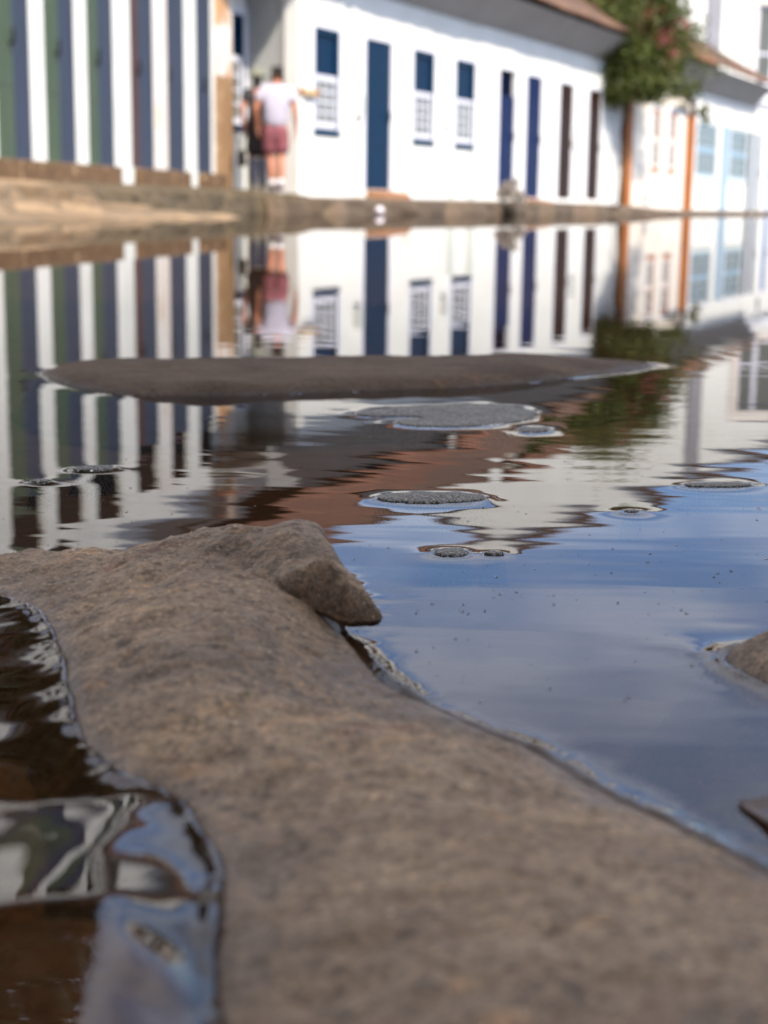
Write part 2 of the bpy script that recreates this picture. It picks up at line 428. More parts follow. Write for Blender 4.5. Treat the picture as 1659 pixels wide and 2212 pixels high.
rc = np.random.default_rng(5)
cxs = rc.uniform(-.16, .12, 1500); cys = rc.uniform(.2, .55, 1500)
MS = smooth_poly(MAIN, 1); dd = pdist(cxs, cys, MS); ok = dd > .006
cxs, cys, dd = cxs[ok][:420], cys[ok][:420], dd[ok][:420]
czs = main_z(cxs, cys, dd); crumbs = MB()
for x, y, z in zip(cxs-stone_main.location.x, cys-stone_main.location.y, czs):
    q = float(rc.choice([.00022, .0003, .0004, .00065])); a = [q*(.6+.8*float(rc.random())) for _ in range(6)]
    crumbs.add([(x+a[0],y,z),(x,y+a[1],z),(x-a[2],y,z),(x,y-a[3],z),(x+q*.2,y,z+a[4]),(x,y,z-q)], [(0,1,4),(1,2,4),(2,3,4),(3,0,4),(1,0,5),(2,1,5),(3,2,5),(0,3,5)])
co_ = crumbs.build('grit', M['grit'], stone_main); co_['kind'] = 'stuff'
# the broken slab that forms the lip: a closed slab overhanging the notch
lipfront = [(500,1236,.0145),(560,1262,.0125),(624,1290,.0100),(684,1317,.0072),(746,1349,.0045),(795,1356,.0032),(829,1347,.0040)]
lipright = [(812,1308,.0095),(772,1264,.0130),(738,1208,.0170),(708,1160,.0200)]
pts3 = [(*onz(x, y, z), z) for x, y, z in lipfront+lipright]
A_ = np.array([(1, p[0], p[1]) for p in pts3]); cf_, *_ = np.linalg.lstsq(A_, np.array([p[2] for p in pts3]), rcond=None)
lip_poly = [p[:2] for p in pts3] + [(-.022,.522),(-.045,.540),(-.08,.545),(-.095,.52),(-.08,.49)]
LIPS = smooth_poly(lip_poly, 1)
LP = np.array(LIPS)
gx_, gy_ = np.meshgrid(np.arange(LP[:,0].min()-.002, LP[:,0].max()+.002, .0008), np.arange(LP[:,1].min()-.002, LP[:,1].max()+.002, .0008))
Dl = pdist(gx_, gy_, LIPS)
Dn = Dl + .0012*fbm(gx_, gy_, 75, 2, 21)
Rl = .0055
rl = np.sqrt(np.clip(1-(1-np.clip(Dn/Rl, 0, 1))**2, 0, 1))
zc = cf_[0]+cf_[1]*gx_+cf_[2]*gy_
zc = np.clip(zc, .004, .0180) - .0095*sstep((-.026-gx_)/.030) - .007*sstep((gy_-.515)/.03)
Ff = 1-sstep((gy_-.455)/.020)
hU = .0026 + Ff*.0105*np.exp(-((gx_+.0185)/.0120)**2) + Ff*.003*sstep((-.012-gx_)/.02)
rq = np.sqrt(np.clip(1-(1-np.clip(Dn/.0035, 0, 1))**2, 0, 1))
ru = hU*rq + .0074*(1-np.exp(-np.maximum(Dn, 0)/.016))*(1-.30*Ff)
lt = zc + ru + (.0009*fbm(gx_, gy_, 60, 4, 22)+.0004*fbm(gx_, gy_, 190, 3, 25))*sstep(Dn/.004)
lb = zc - .0040*rl - .0008*fbm(gx_, gy_, 120, 3, 23)*rl
kp = (Dn[:-1, :-1] > 0) | (Dn[1:, 1:] > 0) | (Dn[:-1, 1:] > 0) | (Dn[1:, :-1] > 0)
gyy, gxx = np.gradient(Dn, .0008); gl_ = np.maximum(np.hypot(gxx, gyy), .3)
ofs = np.where(Dn < 0, np.maximum(Dn, -.0025), 0)/gl_      # pull the outside corners on to the rim
gx_ = gx_ - gxx/gl_*ofs; gy_ = gy_ - gyy/gl_*ofs
lx0, ly0 = stone_main.location.x, stone_main.location.y
lip = grid_mesh('raised_lip', gx_-lx0, gy_-ly0, lt, M['stone'], kp, stone_main)
lipb = grid_mesh('lip_underside', (gx_-lx0)[:, ::-1], (gy_-ly0)[:, ::-1], lb[:, ::-1], M['stone'], kp[:, ::-1], lip)

# the long dark stone across the puddle
far_near = [(88,804),(105,818),(150,834),(210,848),(300,857),(450,859),(600,853),(800,846),(1000,840),(1130,829),(1250,815),(1340,806),(1395,798)]
poly = [onz(*p) for p in far_near] + [(.235,1.30),(.19,1.315),(.06,1.30),(-.08,1.265),(-.18,1.245),(-.25,1.225)]
def far_z(X, Y, D):
    zm = .0088 + .002*sstep((X+.15)/.3)
    z = zm*(1-np.exp(-D/.012)) * (1-.6*sstep((X-.1)/.13))
    return z + .0012*fbm(X, Y, 18, 4, 5)*sstep(D/.02)
make_stone('cobblestone', smooth_poly(poly, 1), far_z, M['stone_dark'], .004, .0008, .005,
           'long flat dark brown stone lying right across the middle of the puddle')

# the stone at the right edge
cx, cy = .1395, .421
poly = [(cx+.040*cos(t)*(1+.07*sin(3*t)), cy+.030*sin(t)*(1+.08*cos(2*t))) for t in np.linspace(0, 2*pi, 28, endpoint=False)]
make_stone('cobblestone', poly, lambda X, Y, D: .0135*(1-np.exp(-D/.011)) + .0012*fbm(X, Y, 45, 4, 9)*sstep(D/.008), M['stone'], .0015, .0026, .0050,
           'small rounded brown stone in the blue sky reflection above the fallen leaf')

def flat_stone(pxpoly, h, label, m=.0018, lam=.0042, res=.0012, it=1, seed=0):
    poly = [onz(*p) for p in pxpoly]
    if it: poly = smooth_poly(poly, it)
    w = .010
    make_stone('wet_stone', poly, lambda X, Y, D: .0009 + h*.30*(1-np.exp(-D/w)) + .00016*fbm(X, Y, 200, 3, 30+seed)*sstep(D/.004), M['stone_wet'], res, m, lam, label, 'low wet stones just breaking the water', .012, -.012, None, 7.0)
def ell(x0, x1, y0, y1, n=22, tilt=0):
    return [((x0+x1)/2 + (x1-x0)/2*cos(t), (y0+y1)/2 - (y1-y0)/2*sin(t) + tilt*cos(t)) for t in np.linspace(0, 2*pi, n, endpoint=False)]
flat_stone([(758,897),(800,886),(870,881),(960,877),(1040,875),(1100,879),(1146,888),(1160,896),(1146,908),(1100,917),(1020,923),(930,924),(875,921),(852,915),(862,910),(905,908),(915,904),(880,901),(800,902)], .0028, 'largest low wet stone, kidney shaped, in front of the long dark stone', .0007, .0050, .0016, 1, 1)
flat_stone(ell(1118,1186,925,936), .002, 'tiny wet stone tucked under the right end of the kidney shaped stone', .0007, .005, .0012, 0, 2)
flat_stone(ell(812,1050,1066,1089), .0026, 'oval grey wet stone in the white wall reflection with a thin bright rim', .0007, .0035, .001, 0, 3)
flat_stone(ell(936,1012,1189,1204), .0022, 'small grey wet stone just right of the raised lip of the foreground cobble', .0007, .0035, .0008, 0, 4)
flat_stone(ell(1044,1090,1194,1201), .0014, 'faint sliver of wet stone right next to the small grey one', .0006, .0035, .0007, 0, 5)
flat_stone(ell(1475,1622,1045,1055), .0020, 'thin wet stone at the right in plain blue water', .0007, .0035, .001, 0, 6)
flat_stone(ell(156,246,1008,1019, tilt=-2), .0022, 'small wet stone in the left column reflections, larger one of the pair', .0008, .005, .0012, 0, 7)
flat_stone(ell(66,106,1038,1045), .0018, 'smallest wet stone at far left, over a white column reflection', .0008, .005, .001, 0, 8)
flat_stone(ell(1346,1384,1105,1109), .0012, 'pinhead wet stone at the brown tip of the gable reflection', .0009, .0035, .0009, 0, 9)

# stones that stay under water, seen through the brown shallows at lower left
def sunk(cx, cy, rx, ry, top, label, seed):
    n = 40
    X, Y = np.meshgrid(np.linspace(-rx, rx, n), np.linspace(-ry, ry, n))
    R = np.sqrt((X/rx)**2 + (Y/ry)**2)
    Z = top - .028*R**2.4 + .0035*fbm(X+seed, Y, 28, 5, seed)
    o = grid_mesh('sunken_stone', X, Y, Z, M['stone_sunk'], (R[:-1, :-1] < 1.05))
    o.location = (cx, cy, 0)
    tag(o, label, 'stone', 'stones under the water')
sunk(-.062, .235, .075, .075, -.0050, 'brown stone under clear water at the bottom left, nearest the camera', 51)
sunk(-.125, .350, .070, .060, -.0060, 'brown stone under the rippled water beside the left flank of the big cobble', 52)
sunk(.132, .330, .040, .036, -.0035, 'dark stone under the water at the right edge below the leaf', 53)

# ------------------------------------------------------------------ water and bed
def axis(segs):
    out = [segs[0][0]]
    for a, b, step, growth in segs:
        x = a; s = step
        while x < b - 1e-9:
            x = min(x+s, b); out.append(x); s *= growth
    return np.array(out)
xr = axis([(0, .16, .00125, 1), (.16, .34, .004, 1), (.34, 60, .006, 1.12)])
xl = axis([(0, .16, .00125, 1), (.16, .34, .004, 1), (.34, 40, .006, 1.12)])
xs = np.concatenate([-xl[:0:-1], xr])
ys = axis([(-2.2, .1, .2, .93), (.1, .56, .00125, 1), (.56, 1.35, .0025, 1), (1.35, 58, .004, 1.06)])
X, Y = np.meshgrid(xs, ys)
Zw = np.zeros_like(X)
for k, (poly, m, lam, bb) in enumerate(STONES):
    ix = np.where((xs > bb[0]) & (xs < bb[1]))[0]; iy = np.where((ys > bb[2]) & (ys < bb[3]))[0]
    if not len(ix) or not len(iy): continue
    sl = np.ix_(iy, ix); xx, yy = X[sl], Y[sl]
    D = pdist(xx, yy, poly)
    ns = 48
    mm = np.maximum(m*(1 + (.62 if k == 0 else .25)*fbm(xx, yy, 62 if k == 0 else ns, 3, 60+k)), .0004)
    ll = lam*(1 + .55*fbm(xx, yy, 35, 2, 80+k))
    z = np.where(D < 0, mm*np.exp(D/np.maximum(ll, .0012)), np.maximum(mm - 1.1*D, -.02))
    Zw[sl] = np.where(D > 0, z, Zw[sl] + z*sstep((8*ll + D)/(3*ll)))
# film of water bulging over the sunken stones at lower left
bx_ = (1-sstep((X+.053+.22*(Y-.27)+.005*fbm(X, Y, 30, 2, 97))/.026))*(1-sstep((-.19-X)/.15))
yy_ = np.linspace(0, .5, 2001); sl_ = .135*sstep((yy_-.226)/.034)*(1-sstep((yy_-.302)/.036))
rampz = np.cumsum(sl_[::-1])[::-1]*(yy_[1]-yy_[0])
Zw += bx_*np.interp(Y + .007*fbm(X, Y*.4, 24, 2, 98), yy_, rampz, right=0.0)*sstep((Y-.10)/.05)
Zw += .0016*np.exp(-(((X+.100)/.020)**2 + ((Y-.345)/.018)**2))
near = np.exp(-((X+.085)/.035)**2 - ((Y-.31)/.075)**2)
Zw += near*.00014*fbm(X, Y*.8, 75, 2, 90)
# gentle real swell over the middle of the puddle
mid = sstep((Y-.45)/.25)*(1-sstep((Y-1.3)/.9))
Zw += mid*.000006*fbm(X*.35, Y, 34, 2, 95)
water = grid_mesh('water', X, Y, Zw, M['water']); tag(water, 'still brown floodwater lying over the street and mirroring the houses', 'water', kind='structure')

g = MB(); R = 400
g.quad((-R, -R, -.034), (R, -R, -.034), (R, R, -.034), (-R, R, -.034))
tag(g.build('ground', M['mud']), 'brown muddy street bed under the water', 'ground', kind='structure')

# ------------------------------------------------------------------ buildings: frame of one facade line
TH = radians(25.4); U = (sin(TH), cos(TH)); NI = (-cos(TH), sin(TH))    # along the street / inward
C0 = (-1.26, 21.5)
RZ = pi/2 - TH
def row(s, d=0, z=0): return (C0[0]+U[0]*s+NI[0]*d, C0[1]+U[1]*s+NI[1]*d, z)

def wall_mb(x0, x1, z0, z1, holes, t=.35, y=0.0, mb=None):
    b = mb or MB()
    xs = sorted({x0, x1, *[h[0] for h in holes], *[h[1] for h in holes]})
    zs = sorted({z0, z1, *[h[2] for h in holes], *[h[3] for h in holes]})
    xs = [x for x in xs if x0 <= x <= x1]; zs = [z for z in zs if z0 <= z <= z1]
    def hole(x, z): return any(h[0] < x < h[1] and h[2] < z < h[3] for h in holes)
    for i in range(len(xs)-1):
        for j in range(len(zs)-1):
            a, c, d, e = xs[i], xs[i+1], zs[j], zs[j+1]
            if hole((a+c)/2, (d+e)/2): continue
            b.quad((a,y,d),(c,y,d),(c,y,e),(a,y,e)); b.quad((c,y+t,d),(a,y+t,d),(a,y+t,e),(c,y+t,e))
    for h in holes:
        a, c, d, e = h
        b.quad((a,y,d),(a,y+t,d),(a,y+t,e),(a,y,e)); b.quad((c,y+t,d),(c,y,d),(c,y,e),(c,y+t,e))
        b.quad((a,y,e),(a,y+t,e),(c,y+t,e),(c,y,e)); b.quad((a,y+t,d),(a,y,d),(c,y,d),(c,y+t,d))
    b.quad((x0,y+t,z0),(x0,y,z0),(x0,y,z1),(x0,y+t,z1)); b.quad((x1,y,z0),(x1,y+t,z0),(x1,y+t,z1),(x1,y,z1))
    b.quad((x0,y,z1),(x1,y,z1),(x1,y+t,z1),(x0,y+t,z1))
    return b

def surround(x0, x1, z0, z1, w=.09, p=.006, bottom=False):
    b = MB()
    b.box(x0-w, x0-.001, -p, .05, z0-(w if bottom else 0), z1+w); b.box(x1+.001, x1+w, -p, .05, z0-(w if bottom else 0), z1+w)
    b.box(x0, x1, -p, .05, z1+.001, z1+w)
    if bottom: b.box(x0, x1, -p, .05, z0-w, z0-.001)
    return b

def sash_window(par, x0, x1, z0, z1, split=.45, frame='blue_teal', top='blue', sash='sash', rows=4, cols=3, upper_glazed=False):
    fw = .05
    b = MB(); b.box(x0, x0+fw, .005, .12, z0, z1); b.box(x1-fw, x1, .005, .12, z0, z1)
    b.box(x0+fw, x1-fw, .005, .12, z1-fw*1.6, z1); b.box(x0+fw, x1-fw, .005, .12, z0, z0+fw)
    w = b.build('window', M[frame], par, bevel=.004)
    surround(x0, x1, z0, z1).build('surround', M['trim'], w)
    MB().box(x0-.03, x1+.02, -.025, .004, z0-.05, z0-.002).build('sill', M[frame], w, bevel=.006)
    zs = z1 - (z1-z0)*split
    def lattice(za, zb, yy, nr):
        s = MB(); ax, bx = x0+fw+.002, x1-fw-.002
        s.box(ax, ax+.05, yy, yy+.035, za, zb); s.box(bx-.05, bx, yy, yy+.035, za, zb)
        s.box(ax+.05, bx-.05, yy, yy+.035, zb-.075, zb); s.box(ax+.05, bx-.05, yy, yy+.035, za, za+.08)
        for k in range(1, cols):
            x = ax+.05 + (bx-ax-.10)*k/cols; s.box(x-.011, x+.011, yy+.004, yy+.031, za+.08, zb-.075)
        for k in range(1, nr):
            z = za+.08 + (zb-za-.155)*k/nr; s.box(ax+.05, bx-.05, yy+.006, yy+.029, z-.012, z+.012)
        s.build('sash', M[sash], w)
        MB().box(ax+.05, bx-.05, yy+.014, yy+.022, za+.08, zb-.075).build('pane', M['pane'], w)
    lattice(z0+fw+.002, zs, .012, rows)
    if upper_glazed: lattice(zs+.004, z1-fw*1.6-.002, .03, rows)
    else:
        p = MB(); n = 4; a, c = x0+fw+.002, x1-fw-.002
        for k in range(n):
            p.box(a+(c-a)*k/n+.004, a+(c-a)*(k+1)/n-.004, .045, .075, zs+.004, z1-fw*1.6-.004)
        p.box(a, c, .076, .09, zs+.004, z1-fw*1.6-.004)
        p.build('shutter', M[top], w)
    return w

def plank_door(par, x0, x1, z0, z1, mat='blue', y=.015, fan=None, sur=True, planks=4, leaf2=None, split=.5):
    b = MB()
    zt = z1 if not fan else z1-(z1-z0)*fan
    xe = x1 if leaf2 is None else x0+(x1-x0)*split
    for k in range(planks):
        b.box(x0+(xe-x0)*k/planks+.003, x0+(xe-x0)*(k+1)/planks-.003, y, y+.03, z0, zt)
    b.box(x0, xe, y+.031, y+.05, z0, zt)
    b.box(x0+.006, xe-.006, y-.004, y-.0005, z0+(zt-z0)*.30, z0+(zt-z0)*.30+.10)
    d = b.build('door', M[mat], par)
    if leaf2:
        q = MB()
        for k in range(planks): q.box(xe+(x1-xe)*k/planks+.003, xe+(x1-xe)*(k+1)/planks-.003, y+.004, y+.034, z0, zt)
        q.box(xe, x1, y+.035, y+.05, z0, zt)
        q.build('door_leaf', M[leaf2], d)
    MB().tube([(xe-.06, y-.04, z0+1.02), (xe-.06, y-.045, z0+1.10), (xe-.06, y-.04, z0+1.18)], .012, 8).box(xe-.072, xe-.048, y-.045, y-.001, z0+1.03, z0+1.05).build('handle', M['bag'], d)
    if fan:
        MB().box(x0+.03, x1-.03, y+.04, y+.05, zt+.05, z1-.02).build('fanlight', M['fan' if mat != 'blue_royal' else 'navy'], d)
        MB().box(x0, x1, y-.002, y+.06, zt+.002, zt+.048).build('transom', M[mat], d)
    if sur: surround(x0, x1, z0, z1).build('surround', M['trim'], d)
    return d

def tile_roof(par, x0, x1, y0, y1, z0, z1, mat='tile', name='roof', back=True, wl=.21, amp=.035):
    """corrugated clay roof: y0 eave edge (front), y1 ridge, then down the back"""
    n = max(8, int((x1-x0)/wl*8)); xs = np.linspace(x0, x1, n)
    L = y1-y0; rows_ = int(L/.36)
    pts = []
    for r in range(rows_):
        for e in (0, .985):
            t = (r+e)/rows_; pts.append((y0+L*t, z0+(z1-z0)*t + (.025 if e else 0) - (.0)))
    prof = pts + ([(y1+L*t, z1-(z1-z0)*t) for t in (.25, .5, .75, 1.0)] if back else [])
    Yg = np.array([p[0] for p in prof])[:, None]*np.ones(n); Zg = np.array([p[1] for p in prof])[:, None]*np.ones(n)
    wob = .012*np.sin(xs*2.1)+.010*np.sin(xs*.9+1)
    rag = RNG.normal(0, .012, int((x1-x0)/wl)+2)[((xs-x0)/wl).astype(int)]
    Zt = Zg + amp*np.abs(np.sin(pi*(xs-x0)/wl))[None] + wob[None]
    Yt = Yg.copy(); Yt[0] += rag; Yt[1:] += rag*.3
    Xg = np.ones((len(prof), 1))*xs[None]
    o = grid_mesh(name, Xg, Yt, Zt, M[mat], None, par)
    s = o.modifiers.new('solid', 'SOLIDIFY'); s.thickness = .03; s.offset = -1
    # ridge cap
    if back:
        MB().tube([(x0, y1, z1+.05), ((x0+x1)/2, y1, z1+.045), (x1, y1, z1+.05)], .10, 10).build('ridge_cap', M[mat], o)
    return o

def house(name, s0, s1, zb, label, walls, holes, top=3.45, depth=6.0, roofz=(3.70, 6.1), over=.65, roof='tile', cat='house', left_closed=True, rx0=-.05):
    L = s1-s0
    h = empty(name, row(s0, 0, 0), RZ, label, cat, 'houses along the street')
    b = wall_mb(0, L, -.04, top, holes)
    # end and back walls
    if left_closed: b.box(0, .3, .352, depth-.3, -.04, top)
    b.box(L-.3, L, .352, depth-.3, -.04, top); b.box(0, L, depth-.298, depth, -.04, top)
    # gable triangles
    mid = depth/2
    for xx in (0.0, L-.25):
        b.add([(xx,.0,top+.001),(xx,depth,top+.001),(xx,mid,roofz[1]-.12),(xx+.25,.0,top+.001),(xx+.25,depth,top+.001),(xx+.25,mid,roofz[1]-.12)],
              [(0,2,1),(3,4,5),(0,3,5,2),(1,2,5,4),(0,1,4,3)])
    b.build('wall', M[walls], h)
    if roof:
        tile_roof(h, rx0, L, -over, mid, roofz[0], roofz[1], roof)
        ex = rx0+.03
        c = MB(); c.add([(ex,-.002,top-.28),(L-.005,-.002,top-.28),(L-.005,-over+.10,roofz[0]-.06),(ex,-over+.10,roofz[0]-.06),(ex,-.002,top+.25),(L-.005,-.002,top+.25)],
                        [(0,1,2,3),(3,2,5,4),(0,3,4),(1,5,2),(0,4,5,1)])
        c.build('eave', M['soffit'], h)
    return h

# house A -------------------------------------------------------------
zb = .24
winA = [(.50, 1.27), (3.81, 4.64), (5.51, 6.38)]
holes = [(a, b, 1.13, 2.54) for a, b in winA] + [(2.11, 3.00, .36, 2.54)]
hA = house('white_house', 0, 6.62, zb, 'white house with three blue sash windows and one tall blue door beside the man', 'lime', holes, rx0=-.85)
for a, b in winA: sash_window(hA, a, b, 1.13, 2.54)
plank_door(hA, 2.11, 3.00, .36, 2.54, 'blue')
st = MB(); st.add([(2.08,-.42,.0),(3.06,-.42,.0),(3.06,-.003,.0),(2.08,-.003,.0),(2.16,-.36,.30),(2.98,-.36,.30),(2.98,-.003,.355),(2.16,-.003,.355)],
                  [(0,3,2,1),(4,5,6,7),(0,1,5,4),(1,2,6,5),(2,3,7,6),(3,0,4,7)])
st.build('doorstep', M['step'], hA, bevel=.015)
for xa in (1.78, 5.04):
    mbx = MB().box(xa, xa+.17, -.07, -.002, 1.40, 1.72).box(xa+.02, xa+.15, -.082, -.071, 1.50, 1.68); mbx.build('meter_box', M['meter'], hA, bevel=.008)
for xa in (5.26, 6.14):
    MB().box(xa, xa+.26, -.030, -.002, .16, 1.04).build('wall_strip', M['greywash'], hA, bevel=.004)
MB().box(-.03, .10, -.045, .18, -.03, 3.16).build('corner_pilaster', M['lime'], hA)

# house B -------------------------------------------------------------
dB = [(.90, 1.70, 'blue_royal'), (2.30, 3.12, 'blue_royal'), (4.18, 5.00, 'brown'), (6.02, 6.84, 'brown')]
hB = house('white_house', 6.63, 14.98, zb, 'white house with two royal blue and two dark brown doors beside the flowering bush', 'lime',
           [(a, b, .30, 2.55) for a, b, _ in dB], top=3.47, roof='tile_dark')
for i, (a, b, m) in enumerate(dB):
    plank_door(hB, a, b, .30, 2.55, m, fan=.22 if i == 0 else None, planks=3)
MB().add([(2.36,-.40,0),(3.10,-.40,0),(3.10,-.003,0),(2.36,-.003,0),(2.42,-.34,.24),(3.04,-.34,.24),(3.04,-.003,.29),(2.42,-.003,.29)],
         [(0,3,2,1),(4,5,6,7),(0,1,5,4),(1,2,6,5),(2,3,7,6),(3,0,4,7)]).build('doorstep', M['step'], hB, bevel=.012)
MB().box(5.16, 5.34, -.06, -.002, 1.30, 1.72).build('meter_box', M['meter'], hB, bevel=.008)

# house C -------------------------------------------------------------
wC = [(17.5-15.0, 18.2-15.0), (18.95-15.0, 19.65-15.0)]
hC = house('cream_house', 15.0, 21.1, .12, 'cream house with two narrow orange framed windows between orange corner posts', 'cream', [(a, b, 1.05, 2.45) for a, b in wC], top=3.40, depth=5)
for a, b in wC: sash_window(hC, a, b, 1.05, 2.45, .5, 'orange', 'tanwood', 'peach', 3, 2, True)
for xa, top_ in ((.10, 2.62), (5.62, 2.46)):
    MB().box(xa, xa+.42, -.13, -.002, .06, top_).build('corner_post', M['orange'], hC, bevel=.012)
MB().tube([(5.80,-.10,2.44),(5.78,-.12,2.56),(5.55,-.16,2.72),(5.05,-.22,2.82),(4.4,-.30,2.92),(3.9,-.40,3.02)], [.075,.075,.07,.065,.06,.055], 10).build('gutter_pipe', M['bark'], hC, True)

# house D -------------------------------------------------------------
wD = [(21.7-21.12, 24.0-21.12), (25.5-21.12, 27.8-21.12)]
hD = house('pale_house', 21.12, 28.3, .10, 'pale house with light blue windows and a light blue post farther down the row', 'lime', [(a, b, .95, 2.42) for a, b in wD], top=3.40, depth=4.4, roofz=(3.72, 5.3), roof='tile_dark')
for a, b in wD: sash_window(hD, a, b, .95, 2.42, .5, 'greywash', 'paleblue', 'paleblue', 3, 3, True)
MB().box(3.40, 4.05, -.06, -.002, .06, 2.42).build('pilaster', M['paleblue'], hD, bevel=.01)
MB().box(6.75, 7.16, -.06, -.002, .06, 2.40).build('pilaster', M['darkslate'], hD, bevel=.01)

# house E -------------------------------------------------------------
dE = [(.55, 1.25, 'darkslate'), (2.3, 2.95, 'midblue'), (4.0, 4.65, 'paleblue')]
hE = house('tall_fronted_house', 28.32, 33.6, .10, 'white house front with blue doors and a small oval vent above', 'lime', [(a, b, .12, 2.40) for a, b, _ in dE], top=3.55, depth=.85, roof=None, roofz=(3.6, 3.8))
for a, b, m in dE: plank_door(hE, a, b, .12, 2.40, m, planks=3)
MB().box(-.04, 5.26, -.10, -.002, 3.30, 3.50).box(-.04, 5.26, -.06, -.002, 3.18, 3.299).build('cornice', M['trim'], hE, bevel=.015)
v = MB(); n = 24; cxv, czv = 2.1, 2.80
v.add([(cxv+.16*cos(2*pi*k/n), -.02, czv+.20*sin(2*pi*k/n)) for k in range(n)] + [(cxv+.16*cos(2*pi*k/n), -.001, czv+.20*sin(2*pi*k/n)) for k in range(n)],
      [tuple(range(n))] + [(k, k+n, (k+1) % n+n, (k+1) % n) for k in range(n)])
v.build('vent', M['darkslate'], hE)

# set-back house beside A ---------------------------------------------
base = row(0, .78)
hS = empty('side_house', row(-3.2, .78), RZ, 'set back white house with one dark blue window between orange corner and man', 'house', 'houses along the street')
wx = (2.34, 3.12)
b = wall_mb(0, 3.16, -.04, 3.35, [(wx[0], wx[1], 1.14, 2.64)]); b.box(0, 3.16, 2.5, 2.8, -.04, 3.35); b.box(0, .3, .352, 2.498, -.04, 3.35)
b.build('wall', M['lime'], hS)
sash_window(hS, wx[0], wx[1], 1.14, 2.64, .36)
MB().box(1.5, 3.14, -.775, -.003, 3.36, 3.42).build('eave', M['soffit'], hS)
tile_roof(hS, 1.5, 2.33, -.62, 2.3, 3.70, 5.2, 'tile')
# short return wall that closes the recess
MB().box(0, .16, .001, .79, -.04, 3.40).build('return_wall', M['lime_less_lit'], hA)

# left house ------------------------------------------------------------
TL = radians(11.5); UL = (sin(TL), cos(TL)); NL = (-cos(TL), sin(TL)); P0 = (-2.212, 20.8)
hL = empty('shop_house', (P0[0], P0[1], 0), pi/2-TL, 'long white house at the left with a row of narrow green and slate blue doors', 'house', 'houses along the street')
bays = [(-9.6,-9.0,'green','slate',.5),(-8.5,-7.8,'green','slate',.5),(-6.66,-5.97,'green','slate',.50),(-5.59,-4.90,'green','slate',.46),(-4.53,-3.85,'green','slate',.42),(-3.29,-2.62,'redbrown','slate',.36),(-2.11,-1.51,'redbrown','slate',.14),(-1.01,-.46,'slate','slate',.5)]
ZT = 3.26
bays = [(a-.03, b+.03, *q) for a, b, *q in bays]
holes = [(a, b, .505, ZT) for a, b, *_ in bays]
wl = wall_mb(-11, -.02, .30, 3.85, holes, .35)
wl.box(-11, -10.7, .352, 5.5, -.04, 3.85); wl.box(-11, .3, 5.502, 5.8, -.04, 3.85); wl.box(.0, .3, .352, 5.5, -.04, 3.85)
wl.build('wall', M['pier'], hL)
for a, b, m1, m2, sp in bays:
    plank_door(hL, a, b, .505, ZT, m1, y=.004, fan=.20, sur=False, planks=2, leaf2=m2, split=sp)
# the pier with peeling ochre stains, brown thresholds between the piers, the patched corner
MB().box(-2.60, -2.13, -.004, -.001, .52, 3.4).build('pier', M['pier_stain'], hL)
for a, b in ((-11, -3.86), (-3.27, -1.53), (-1.02, -.06)):
    MB().box(a, b, -.10, -.002, .02, .50).build('threshold', M['plinth'], hL, bevel=.01)
MB().box(-.28, .35, -.045, .345, 1.75, 4.05).build('corner_pilaster', M['corner'], hL, bevel=.01)
MB().box(-.29, .36, -.055, .350, -.04, 1.745).build('corner_plinth', M['tan'], hL, bevel=.01)
tile_roof(hL, -11.2, -.32, -.24, 2.9, 3.98, 4.9, 'tile_dark')
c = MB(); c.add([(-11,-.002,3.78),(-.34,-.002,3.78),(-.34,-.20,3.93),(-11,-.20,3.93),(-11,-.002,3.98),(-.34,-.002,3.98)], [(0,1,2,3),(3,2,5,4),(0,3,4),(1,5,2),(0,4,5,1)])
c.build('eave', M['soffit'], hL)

# big gabled house behind ------------------------------------------------
YG = 53.0
hG = empty('gabled_house', (0, YG, 0), 0, 'tall white gabled house with a grey pilaster and peach framed window behind low roofs', 'house', 'houses along the street')
xl_, xa_, xr_ = .32, 4.2, 14.4
zl_, za_, zr_ = 9.5, 11.8, 7.7
gb = MB(); wins = [(12.2, 13.8, 4.2, 6.8)]
def gz(x): return zl_+(za_-zl_)*(x-xl_)/(xa_-xl_) if x < xa_ else za_+(zr_-za_)*(x-xa_)/(xr_-xa_)
wall_mb(xl_, xr_, -.04, zr_, wins, .4, 0, gb)
gx = [xl_, xa_, xr_]
gb.add([(xl_,0,zr_+.001),(xr_,0,zr_+.001),(xa_,0,za_),(xl_,0,zl_),(xl_,.4,zr_+.001),(xr_,.4,zr_+.001),(xa_,.4,za_),(xl_,.4,zl_)],
       [(0,1,2,3),(7,6,5,4),(0,3,7,4),(3,2,6,7),(2,1,5,6)])
gb.box(xl_, xl_+.4, .402, 9.6, -.04, zl_-.3); gb.box(xr_-.4, xr_, .402, 9.6, -.04, zr_-.3); gb.box(xl_, xr_, 9.602, 10, -.04, zr_)
gb.build('wall', M['lime'], hG)
w = MB(); x0, x1, z0, z1 = wins[0]
w.box(x0, x0+.08, .05, .15, z0, z1); w.box(x1-.08, x1, .05, .15, z0, z1); w.box(x0+.08, x1-.08, .05, .15, z1-.1, z1); w.box(x0+.08, x1-.08, .05, .15, z0, z0+.08)
w.box(x0+.52, x0+.68, .06, .14, z0+.08, z1-.1); w.box(x0+.08, x0+.52, .07, .13, z0+1.0, z0+1.08); w.box(x0+.68, x1-.08, .07, .13, z0+1.0, z0+1.08)
wo = w.build('window', M['sash'], hG)
MB().box(x0+.08, x0+.52, .10, .11, z0+.08, z1-.1).box(x0+.68, x1-.08, .10, .11, z0+.08, z1-.1).build('pane', M['pane'], wo)
s_ = surround(x0, x1, z0, z1, .22, .04, True); s_.build('surround', M['peach'], wo)
MB().box(10.55, 11.0, -.10, -.002, -.03, gz(10.8)-.3).build('pilaster', M['greypil'], hG)
rf = MB(); th = .16; yo = -.22
